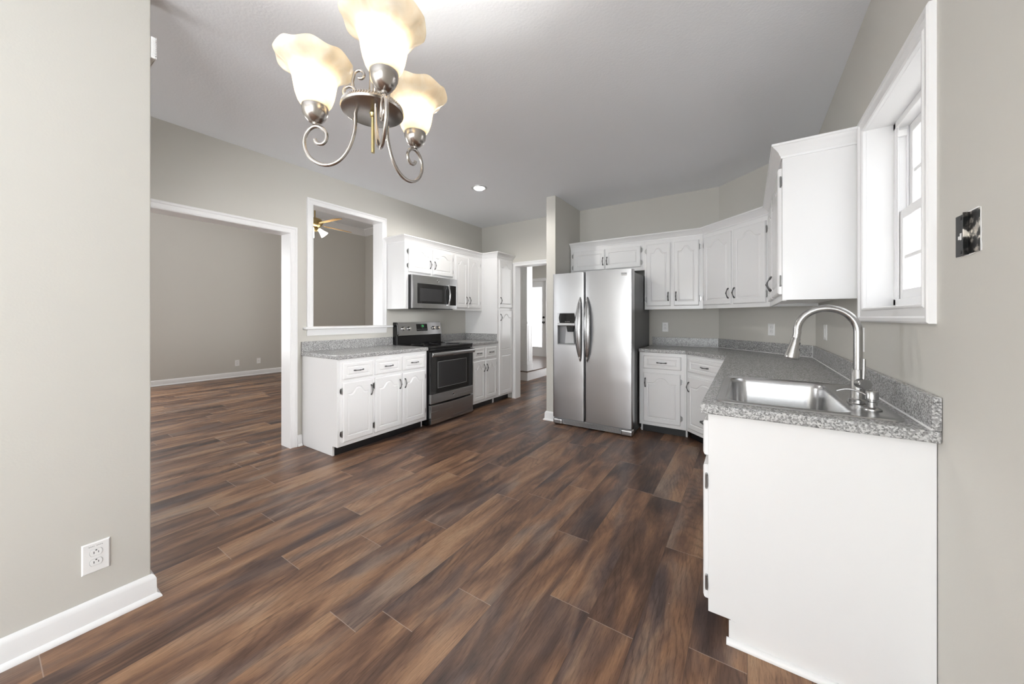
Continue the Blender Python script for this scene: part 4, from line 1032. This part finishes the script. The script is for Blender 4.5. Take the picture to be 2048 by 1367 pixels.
MB().lathe([(0.045, ZT - 0.1995), (0.045, ZT - 0.197), (0.036, ZT - 0.1965), (0.030, ZT - 0.199), (0.0, ZT - 0.199)], (cxs, cys, 0), 28).build('drain', M['chrome'], sk, smooth=40)
# tap
FXC, FYC = 0.358, 1.885; ZD = ZT + 0.0034
tp = empty('kitchen_faucet', (FXC, FYC, ZD), 0, 'tall brushed nickel pull-down gooseneck faucet behind the sink', 'faucet')
mb = MB(); pl_ = [(a, b, 0.0) for a, b in rrect(-0.028, 0.028, -0.052, 0.052, 0.026, 8)]
loft(mb, [pl_, [(a, b, 0.004) for a, b, _ in pl_], [(a * 0.9, b * 0.95, 0.006) for a, b, _ in pl_]], True, True); mb.build('deck_plate', M['faucet'], tp, smooth=40)
MB().lathe([(0.0275, 0.006), (0.0275, 0.018), (0.0235, 0.021), (0.0215, 0.024), (0.0215, 0.132), (0.0205, 0.134), (0.0, 0.134)], (0, 0, 0), 28).build('body', M['faucet'], tp, smooth=40)
P = [(0, 0, 0.13)] + [(0, 0, 0.13 + 0.02 * k) for k in range(1, 8)]
R_ = 0.092; zc = 0.278
for i in range(0, 25):
    a = PI * i / 24 * 1.02; P.append((-R_ + R_ * math.cos(a), 0, zc + R_ * math.sin(a)))
P2 = [q for q in P]; last = Vector(P2[-1]); P2.append(tuple(last + Vector((-0.003, 0, -0.022))))
tube = MB().tube(P2, 0.0138, 18); tube.build('spout', M['faucet'], tp, smooth=60)
hd = Vector(P2[-1]); dirn = Vector((-0.20, 0, -1)).normalized()
prof = [(0.0140, 0.0), (0.0148, 0.002), (0.0165, 0.02), (0.0220, 0.055), (0.0265, 0.078), (0.0270, 0.086), (0.0250, 0.089), (0.0, 0.089)]
rot = Vector((0, 0, 1)).rotation_difference(dirn).to_matrix().to_4x4()
mb = MB().lathe(prof, (0, 0, 0), 24); mb.xf(Matrix.Translation(hd) @ rot); mb.build('spray_head', M['faucet'], tp, smooth=40)
mb = MB()
for zz, rr_, s_ in ((0.024, 0.0150, 0.006), (0.050, 0.0183, 0.008)):
    b = MB().box(rr_ - 0.001, rr_ + 0.003, -0.005, 0.005, zz - s_, zz + s_); b.xf(Matrix.Translation(hd) @ rot @ Matrix.Rotation(PI, 4, 'Z') @ Matrix.Rotation(math.radians(14), 4, 'Z')); mb.join(b)
mb.build('spray_button', M['black'], tp, bevel=0.001)
dl = Vector((0.30, -1.0, 0)).normalized(); base = Vector((0, 0, 0.082))
mb = MB().lathe([(0.0200, 0.012), (0.0200, 0.046), (0.0190, 0.0475), (0.0, 0.0475)], (0, 0, 0), 24); mb.xf(Matrix.Translation(base) @ Vector((0, 0, 1)).rotation_difference(dl).to_matrix().to_4x4()); lv = mb.build('lever_hub', M['faucet'], tp, smooth=40)
e0 = base + dl * 0.032
mb = MB().tube([e0, e0 + Vector((0.001, 0, 0.03)), e0 + Vector((0.002, 0, 0.095))], [0.0050, 0.0050, 0.0046], 12); mb.build('lever', M['faucet'], tp, smooth=40)
# soap dispenser
sp_ = empty('soap_dispenser', (0.378, 1.795, ZD), 0, 'small brushed nickel soap dispenser beside the faucet', 'soap dispenser')
MB().lathe([(0.027, 0.0), (0.0265, 0.004), (0.020, 0.008), (0.0155, 0.010), (0.0155, 0.028), (0.0125, 0.030), (0.0125, 0.036), (0.0178, 0.038), (0.0178, 0.064), (0.0160, 0.067), (0.0, 0.068)], (0, 0, 0), 24).build('pump', M['faucet'], sp_, smooth=40)
P = []
for i in range(13):
    t = i / 12; P.append((-0.012 - 0.083 * t, 0.004 * t, 0.050 + 0.020 * math.sin(PI * t * 0.80) - 0.004 * t))
MB().tube(P, [0.0042 - 0.0014 * i / 12 for i in range(13)], 10).build('nozzle', M['faucet'], sp_, smooth=50)
# ------------------------------------------------------------------ outlets and switch plates (built facing -y, local x across)
def outlet(loc, rz, label, w=0.070, h=0.114, kind='duplex', group='wall plates'):
    name = 'wall_outlet' if kind == 'duplex' else ('light_switch' if kind == 'switch' else 'wall_plate')
    r = empty(name, loc, rz, label, 'outlet' if kind == 'duplex' else ('light switch' if kind == 'switch' else 'wall plate'), group)
    mb = MB(); a = [(-w / 2, -h / 2), (w / 2, -h / 2), (w / 2, h / 2), (-w / 2, h / 2)]; b = inset(a, 0.0045)
    mb.add([(x, -0.0005, z) for x, z in a] + [(x, -0.0025, z) for x, z in a] + [(x, -0.0060, z) for x, z in b],
           [(0, 1, 2, 3), (0, 1, 5, 4), (1, 2, 6, 5), (2, 3, 7, 6), (3, 0, 4, 7), (4, 5, 9, 8), (5, 6, 10, 9), (6, 7, 11, 10), (7, 4, 8, 11), (8, 9, 10, 11)])
    mb.build('plate', M['plate'], r)
    if kind == 'duplex':
        for s in (-1, 1):
            zc = s * 0.0195; pts = []
            for i in range(24):
                q = 2 * PI * i / 24; pts.append((0.0172 * math.cos(q), max(-0.0128, min(0.0128, 0.0172 * math.sin(q))) + zc))
            pts2 = []
            for p_ in pts:
                if not pts2 or math.hypot(p_[0] - pts2[-1][0], p_[1] - pts2[-1][1]) > 1e-5: pts2.append(p_)
            f = MB().prism(pts2, 'y', -0.0080, -0.0055).build('socket', M['plate'], r, bevel=0.0006)
            mb = MB().prism([(a_ * 1.07, (b_ - zc) * 1.09 + zc) for a_, b_ in pts2], 'y', -0.0063, -0.0056); mb.build('socket_gap', M['print'], f)
            mb = MB(); mb.box(-0.0074, -0.0052, -0.0082, -0.0078, zc - 0.004, zc + 0.005); mb.box(0.0050, 0.0070, -0.0082, -0.0078, zc - 0.0032, zc + 0.0042)
            mb.lathe([(0.0026, 0.0078), (0.0026, 0.0082)], (0, 0, zc + s * 0.0 + 0.0095), 10, 'y'); mb.build('slots', M['slot'], f)
    elif kind == 'switch':
        MB().box(-0.0165, 0.0165, -0.0085, -0.0055, -0.033, 0.033).build('rocker', M['plate'], r, bevel=0.002)
    else:
        MB().lathe([(0.006, 0.0055), (0.006, 0.0090), (0.0, 0.0090)], (0, 0, 0), 14, 'y').build('jack', M['hinge'], r)
    return r
o = outlet((XN, 0.288, 0.274), PI / 2, 'wide white duplex outlet low on the near partition wall', 0.078, 0.122)
mb = MB()
for k, (a_, w_) in enumerate(((-0.020, 0.003), (-0.0155, 0.003), (-0.011, 0.003), (-0.0065, 0.0015), (0.001, 0.003), (0.0055, 0.003), (0.010, 0.0025), (0.0145, 0.003))): mb.box(a_, a_ + w_, -0.0063, -0.0059, 0.0445, 0.0480)
mb.build('stamped_print', M['print'], o)
outlet((-0.829, YB, 1.134), 0, 'white outlet on the back wall right of the refrigerator')
q = 1 / r2
outlet((0.196, XD + YB - 0.196, 1.134), -PI / 4, 'white outlet on the angled corner wall above the backsplash')
outlet((XR, 3.447, 1.140), -PI / 2, 'white switch plate on right wall below the wall cabinet', 0.118, 0.114, 'switch')
outlet((XR, 2.447, 1.139), -PI / 2, 'white switch plate on right wall behind the faucet neck', 0.070, 0.118, 'switch')
outlet((XG, 3.122, 0.290), PI / 2, 'white duplex outlet on great room far wall', 0.080, 0.125)
outlet((XG, 3.520, 0.300), PI / 2, 'white cable jack plate on great room far wall', 0.075, 0.120, 'jack')
# uncovered metal switch box on right wall
bx = empty('electrical_box', (XR, 1.426, 1.467), -PI / 2, 'dark uncovered metal switch box on right wall near window', 'electrical box')
mb = MB(); rng = random.Random(4); n = 28; ring = []
for i in range(n):
    t = i / n * 4; s_ = int(t); f = t - s_
    cx = [(-0.058, -0.054), (0.060, -0.056), (0.060, 0.056), (-0.058, 0.054)]
    a_, b_ = cx[s_], cx[(s_ + 1) % 4]; j = rng.uniform(-0.003, 0.003); ring.append((a_[0] + (b_[0] - a_[0]) * f + j, a_[1] + (b_[1] - a_[1]) * f + j))
mb.prism(ring, 'y', -0.0015, -0.0004); mb.build('torn_edge', M['plate'], bx)
mb = MB(); mb.box(-0.060, 0.0, -0.0045, -0.0017, -0.055, 0.055); cv = mb.build('cover_plate', mat('dark_steel_plate', (0.045, 0.045, 0.045), 0.45, 0.6), bx, bevel=0.002)
mb = MB(); mb.box(-0.034, -0.026, -0.0052, -0.0044, -0.012, 0.006); mb.box(-0.044, -0.036, -0.0052, -0.0044, -0.010, -0.001); mb.build('bright_slot', M['plate'], cv)
mb = MB()
for zz in (-0.045, 0.045): mb.lathe([(0.0045, 0.0044), (0.0045, 0.0058), (0.0, 0.0062)], (-0.030, 0, zz), 12, 'y')
mb.build('screw', M['slot'], cv)
mb = MB(); mb.box(0.003, 0.056, -0.003, -0.0017, -0.054, 0.054); mb.box(0.0, 0.004, -0.012, -0.0017, -0.055, 0.055); mb.build('box_interior', M['boxmetal'], bx, bevel=0.001)

# ------------------------------------------------------------------ recessed ceiling lights
rl = empty('recessed_light', (-2.545, 3.195, ZC), 0, 'small round recessed downlight in kitchen ceiling', 'ceiling light')
MB().lathe([(0.088, 0.0), (0.086, -0.006), (0.074, -0.009), (0.062, -0.004), (0.058, -0.0005)], (0, 0, 0), 40).build('trim_ring', mat('downlight_ring', (0.55, 0.55, 0.56), 0.3, 0.4), rl, smooth=40)
MB().lathe([(0.057, -0.001), (0.056, -0.010), (0.046, -0.018), (0.0, -0.022)], (0, 0, 0), 32).build('lens', M['ledlens'], rl, smooth=60)
def spot(name, loc, power, size=0.05, col=(1, 0.97, 0.92), r=None, typ='POINT'):
    l = bpy.data.lights.new(name, typ); l.energy = power; l.color = col; l.shadow_soft_size = size
    o_ = bpy.data.objects.new(name, l); COL.objects.link(o_); o_.location = loc; return o_
s_ = spot('downlight_beam', (-2.545, 3.195, ZC - 0.035), 28, 0.05, typ='SPOT'); s_.data.spot_size = math.radians(172); s_.data.spot_blend = 0.4

# ------------------------------------------------------------------ chandelier
CX, CY, CZ = -0.92, 0.655, 1.848
ch = empty('chandelier', (CX, CY, CZ), 0, 'brushed nickel chandelier with three lit alabaster bell shades', 'chandelier')
def CP_(ang, r, z): a = math.radians(ang); return (r * math.cos(a), r * math.sin(a), z)
MB().lathe([(0.0, 0.026), (0.055, 0.028), (0.074, 0.024), (0.084, 0.016), (0.086, 0.010), (0.088, 0.007), (0.086, 0.002), (0.080, -0.001), (0.0, 0.001)], (0, 0, 0), 48).build('pan', M['nickel'], ch, smooth=35)
mb = MB(); P = []
for i in range(72):
    a = 2 * PI * i / 72; mb.tube([(0.0855 * math.cos(a), 0.0855 * math.sin(a), 0.006), (0.0835 * math.cos(a + 0.06), 0.0835 * math.sin(a + 0.06), 0.018)], 0.0022, 5)
mb.build('rope_edge', M['nickel'], ch, smooth=50)
MB().lathe([(0.009, 0.026), (0.018, 0.03), (0.020, 0.045), (0.012, 0.06), (0.010, 0.10), (0.014, 0.16), (0.020, 0.20), (0.016, 0.24), (0.009, 0.26), (0.007, 0.30), (0.007, 0.84)], (0, 0, 0), 20).build('column', M['nickel'], ch, smooth=50)
MB().lathe([(0.065, ZC - CZ - 0.0005), (0.063, ZC - CZ - 0.012), (0.040, ZC - CZ - 0.030), (0.010, ZC - CZ - 0.040)], (0, 0, 0), 32).build('canopy', M['nickel'], ch, smooth=50)
MB().lathe([(0.0, -0.115), (0.005, -0.115), (0.005, -0.012), (0.008, -0.010), (0.008, -0.004), (0.010, 0.0)], (0, 0, 0), 14).build('threaded_rod', M['brass'], ch, smooth=50)
shade_prof = [(0.030, 0.014), (0.038, 0.022), (0.0455, 0.034), (0.0515, 0.052), (0.0555, 0.072), (0.0585, 0.092), (0.0625, 0.107), (0.070, 0.118), (0.082, 0.127), (0.094, 0.135), (0.1015, 0.145), (0.1035, 0.154)]
def srad(i, a, r, h):
    t = max(0.0, min(1.0, (h - 0.095) / 0.055)); wob = 0.5 + 0.5 * math.cos(8 * a)
    return (r * (1 + 0.045 * t * (wob - 0.4)), h - 0.012 * t * t * (wob - 0.5))
def resample(prof, k=3):
    out = []
    for (a, b) in zip(prof[:-1], prof[1:]):
        for i in range(k): out.append((a[0] + (b[0] - a[0]) * i / k, a[1] + (b[1] - a[1]) * i / k))
    return out + [prof[-1]]
sm = MB(); outer = resample(shade_prof, 2); inner = [(r - 0.0032, h) for r, h in outer][::-1]
sm.lathe(outer + inner, (0, 0, 0), 96, close=True, rad=srad); so = sm.build('lamp_shade', M['alabaster'], smooth=60); SHADE = so.data; bpy.data.objects.remove(so)
cm = MB().lathe([(0.0, -0.034), (0.007, -0.034), (0.008, -0.028), (0.016, -0.026), (0.0265, -0.016), (0.0335, -0.002), (0.0355, 0.012), (0.0345, 0.021), (0.0325, 0.021), (0.031, 0.010), (0.0, 0.006)], (0, 0, 0), 32)
so = cm.build('cup', M['nickel'], smooth=40); CUP = so.data; bpy.data.objects.remove(so)
bm_ = MB().lathe([(0.0, 0.010), (0.012, 0.010), (0.012, 0.045), (0.0, 0.045)], (0, 0, 0), 16); so = bm_.build('candle_socket', M['plate'], smooth=40); CAND = so.data; bpy.data.objects.remove(so)
bm_ = MB().lathe([(0.0, 0.044), (0.012, 0.048), (0.016, 0.060), (0.027, 0.085), (0.028, 0.098), (0.020, 0.113), (0.0, 0.119)], (0, 0, 0), 20); so = bm_.build('bulb', M['bulb'], smooth=60); BULB = so.data; bpy.data.objects.remove(so)
RA = 0.170
def spiral(c, r0, r1, a0, a1, n):
    out = []
    for i in range(n + 1):
        t = i / n; r = r0 + (r1 - r0) * t; a = math.radians(a0 + (a1 - a0) * t); out.append((c[0] + r * math.cos(a), c[1] + r * math.sin(a)))
    return out
for ang in (213.5, 333.5, 93.5):
    # arm profile in (r, z): drop out of the pan, sweep under, rise outside and curl in below the cup
    pts = [(0.052, 0.002), (0.052, -0.030), (0.056, -0.060), (0.066, -0.092), (0.082, -0.120), (0.104, -0.141), (0.130, -0.151), (0.156, -0.148), (0.180, -0.134), (0.196, -0.112), (0.202, -0.088), (0.198, -0.064), (0.186, -0.046), (0.170, -0.038),
           (0.153, -0.041), (0.141, -0.052), (0.136, -0.066), (0.139, -0.080), (0.149, -0.089), (0.160, -0.089), (0.168, -0.083), (0.171, -0.076)]
    # smooth (Catmull-Rom)
    S_ = []
    for i in range(len(pts) - 1):
        p0, p1, p2, p3 = pts[max(i - 1, 0)], pts[i], pts[i + 1], pts[min(i + 2, len(pts) - 1)]
        for k in range(5):
            t = k / 5; S_.append(tuple(0.5 * ((2 * p1[j]) + (-p0[j] + p2[j]) * t + (2 * p0[j] - 5 * p1[j] + 4 * p2[j] - p3[j]) * t * t + (-p0[j] + 3 * p1[j] - 3 * p2[j] + p3[j]) * t ** 3) for j in (0, 1)))
    S_.append(pts[-1])
    ar = MB().tube([CP_(ang, r, z) for r, z in S_], 0.0055, 10).build('arm', M['nickel'], ch, smooth=60)
    c_ = child('cup', CUP, ar, CP_(ang, RA, 0))
    child('candle_socket', CAND, ar, CP_(ang, RA, 0)); child('bulb', BULB, ar, CP_(ang, RA, 0))
    child('lamp_shade', SHADE, ar, CP_(ang, RA, 0), (0, 0, math.radians(ang)))
    # upper scrolls : one curling out over the pan, one curling back to the column
    lo = [(0.030, 0.026), (0.040, 0.050), (0.052, 0.066)] + spiral((0.070, 0.062), 0.020, 0.009, 150, -190, 16)
    up = [(0.058, 0.078), (0.060, 0.094), (0.056, 0.110)] + spiral((0.038, 0.112), 0.018, 0.008, 0, 300, 14)
    mb = MB().tube([CP_(ang, r, z) for r, z in lo], 0.0045, 8)
    mb.tube([CP_(ang, r, z) for r, z in up], 0.0045, 8); mb.build('upper_scroll', M['nickel'], ch, smooth=60)
    bp = CP_(ang, RA, 0.078)
    spot('bulb_light', (CX + bp[0], CY + bp[1], CZ + bp[2]), 37.0, 0.028, (1.0, 0.98, 0.955))

# ------------------------------------------------------------------ small louvred box at the partition end
vb = empty('vent_box', (XN - 0.03, YN, 2.458), 0, 'small white louvred box high on the partition end', 'vent')
MB().box(-0.08, 0.030, 0.0005, 0.016, -0.048, 0.048).build('housing', M['plate'], vb, bevel=0.003)
mb = MB()
mb.box(-0.08, 0.031, 0.016, 0.0185, 0.036, 0.048); mb.box(-0.08, 0.031, 0.016, 0.0185, -0.048, -0.038)
for k in range(9): mb.box(-0.08, 0.0315, 0.0155, 0.0190, -0.034 + k * 0.0078, -0.0300 + k * 0.0078)
for k in range(9): mb.box(0.0302, 0.0318, 0.001, 0.0185, -0.034 + k * 0.0078, -0.0300 + k * 0.0078)
mb.build('louvre_slats', M['plate'], vb)

# ------------------------------------------------------------------ ceiling fan in great room
fanx, fany, fanz = -6.06, 3.199, 2.83
fn = empty('ceiling_fan', (fanx, fany, fanz), 0, 'brass ceiling fan with light kit hanging in great room', 'ceiling fan')
MB().lathe([(0.0, -0.07), (0.05, -0.07), (0.09, -0.05), (0.12, -0.01), (0.125, 0.03), (0.10, 0.07), (0.05, 0.09), (0.03, 0.10), (0.0, 0.10)], (0, 0, 0), 28).build('motor_housing', M['bronze'], fn, smooth=50)
MB().lathe([(0.012, 0.09), (0.012, ZG - fanz - 0.05)], (0, 0, 0), 12).build('downrod', M['bronze'], fn, smooth=50)
MB().lathe([(0.07, ZG - fanz - 0.001), (0.06, ZG - fanz - 0.05), (0.015, ZG - fanz - 0.07)], (0, 0, 0), 20).build('canopy', M['bronze'], fn, smooth=50)
for a in (93, 3, 183, 273):
    aa = math.radians(a + 0.0)
    mb = MB(); out = [(0.19, -0.050), (0.30, -0.062), (0.60, -0.072), (0.655, -0.055), (0.665, 0.0), (0.655, 0.055), (0.60, 0.072), (0.30, 0.062), (0.19, 0.050)]
    mb.prism(out, 'z', -0.004, 0.004); mb.xf(Matrix.Rotation(aa, 4, 'Z') @ Matrix.Translation((0, 0, -0.015)) @ Matrix.Rotation(math.radians(12), 4, 'X'))
    b = mb.build('blade', M['goldwood'], fn)
    mb = MB(); mb.box(0.09, 0.24, -0.018, 0.018, -0.010, -0.005); mb.xf(Matrix.Rotation(aa, 4, 'Z') @ Matrix.Translation((0, 0, -0.018)) @ Matrix.Rotation(math.radians(12), 4, 'X')); mb.build('blade_iron', M['bronze'], b)
for a in (60, 180, 300):
    aa = math.radians(a); d_ = Vector((math.cos(aa), math.sin(aa), -1.1)).normalized()
    mb = MB().lathe([(0.022, 0.0), (0.030, 0.03), (0.042, 0.07), (0.060, 0.115), (0.066, 0.13), (0.0, 0.10)], (0, 0, 0), 20)
    mb.xf(Matrix.Translation((0.06 * math.cos(aa), 0.06 * math.sin(aa), -0.09)) @ Vector((0, 0, 1)).rotation_difference(d_).to_matrix().to_4x4()); mb.build('lamp_glass', M['fanlens'], fn, smooth=50)
MB().lathe([(0.0, -0.14), (0.05, -0.13), (0.06, -0.10), (0.05, -0.07), (0.0, -0.07)], (0, 0, 0), 20).build('light_fitter', M['bronze'], fn, smooth=50)
spot('fan_lamp', (fanx, fany, fanz - 0.42), 20, 0.1)

# ------------------------------------------------------------------ hall column, front door
cl = empty('half_column', (-3.765, 6.185, ZP), 0, 'white panelled column standing on the foyer step', 'column'); cl['kind'] = 'thing'
hx_, hy_ = 0.128, 0.108
mb = MB(); mb.box(-hx_, hx_, -hy_, hy_, 0.0, 0.955); ped = mb.build('pedestal', M['trim'], cl, bevel=0.004)
mb = MB()
for (o_, z0, z1) in ((0.012, 0.0, 0.115), (0.018, 0.0, 0.018), (0.007, 0.115, 0.135)): mb.box(-hx_ - o_, hx_ + o_, -hy_ - o_, hy_ + o_, z0 + 0.0005, z1)
mb.build('plinth', M['trim'], ped, bevel=0.003)
mb = MB()
def frame_(mb, u0, u1, z0, z1, t, put):
    for a in ((u0, u1, z0, z0 + t), (u0, u1, z1 - t, z1), (u0, u0 + t, z0, z1), (u1 - t, u1, z0, z1)): put(a)
frame_(mb, -hx_ + 0.045, hx_ - 0.045, 0.19, 0.90, 0.012, lambda a: mb.box(a[0], a[1], -hy_ - 0.008, -hy_, a[2], a[3]))
frame_(mb, -hy_ + 0.045, hy_ - 0.045, 0.19, 0.90, 0.012, lambda a: mb.box(hx_, hx_ + 0.008, a[0], a[1], a[2], a[3]))
mb.build('panel_moulding', M['trim'], ped, bevel=0.002)
mb = MB()
for (o_, z0, z1) in ((0.010, 0.93, 0.945), (0.024, 0.945, 0.965), (0.012, 0.965, 0.985)): mb.box(-hx_ - o_, hx_ + o_, -hy_ - o_, hy_ + o_, z0, z1)
mb.build('cap_moulding', M['trim'], cl, bevel=0.003)
mb = MB(); mb.box(-hx_ + 0.004, hx_ - 0.002, -hy_ + 0.002, hy_ - 0.002, 0.985, 2.709)
for k in range(7): mb.box(-hx_ + 0.022 + k * 0.030, -hx_ + 0.040 + k * 0.030, -hy_ - 0.003, -hy_ + 0.004, 1.02, 2.705)
mb.build('shaft', M['trim'], cl, bevel=0.002)
# glazed front door
fd = empty('door_1', (-5.46, 8.60, ZP), 0, 'white front door with tall glass panel', 'door', None, 'structure')
dw, dh = 0.905, 2.050; gx0, gx1, gz0, gz1 = 0.150, 0.780, 0.255, 1.895
mb = MB(); wall_y(mb, 0.02, 0.062, 0.004, dw, 0.004, dh, [(gx0, gx1, gz0, gz1)]); lf = mb.build('leaf', M['trim'], fd, bevel=0.002)
mb = MB(); t_ = 0.022
for a in ((gx0 - t_, gx1 + t_, gz0 - t_, gz0), (gx0 - t_, gx1 + t_, gz1, gz1 + t_), (gx0 - t_, gx0, gz0, gz1), (gx1, gx1 + t_, gz0, gz1)): mb.box(a[0], a[1], 0.008, 0.0195, a[2], a[3])
mb.build('glass_frame', M['trim'], lf, bevel=0.003)
MB().box(gx0, gx1, 0.038, 0.043, gz0, gz1).build('pane', M['pane'], lf)
for z in (0.93, 1.065):
    MB().lathe([(0.030, -0.019), (0.030, -0.012), (0.012, -0.008), (0.012, 0.020), (0.026, 0.030), (0.028, 0.045), (0.020, 0.056), (0.0, 0.058)] if z < 1 else [(0.030, -0.019), (0.030, 0.004), (0.022, 0.010), (0.0, 0.010)], (dw - 0.07, 0, z), 20, 'y').build('door_knob' if z < 1 else 'deadbolt', M['black'], lf, smooth=40)
mb = casing(MB(), 'y', 8.60, -1, -5.46, -4.55, ZP, 2.245, 0.08)
struct(mb.build('trim_5', M['trim'], smooth=30), 'white casing around the glazed front door', 'door casing')
struct(MB().box(-9.0, -1.5, 8.73, 13.0, -0.05, 0.05).build('ground_porch', M['lawn']), 'pale ground outside the front door', 'ground')
mb = MB()
for k in range(36): mb.box(-6.9 + k * 0.12, -6.87 + k * 0.12, 10.2, 10.23, 0.06, 1.15)
mb.box(-6.95, -2.6, 10.19, 10.24, 1.15, 1.20)
tag(mb.build('porch_railing', M['extwhite']), 'white porch railing seen through the front door glass', 'railing')
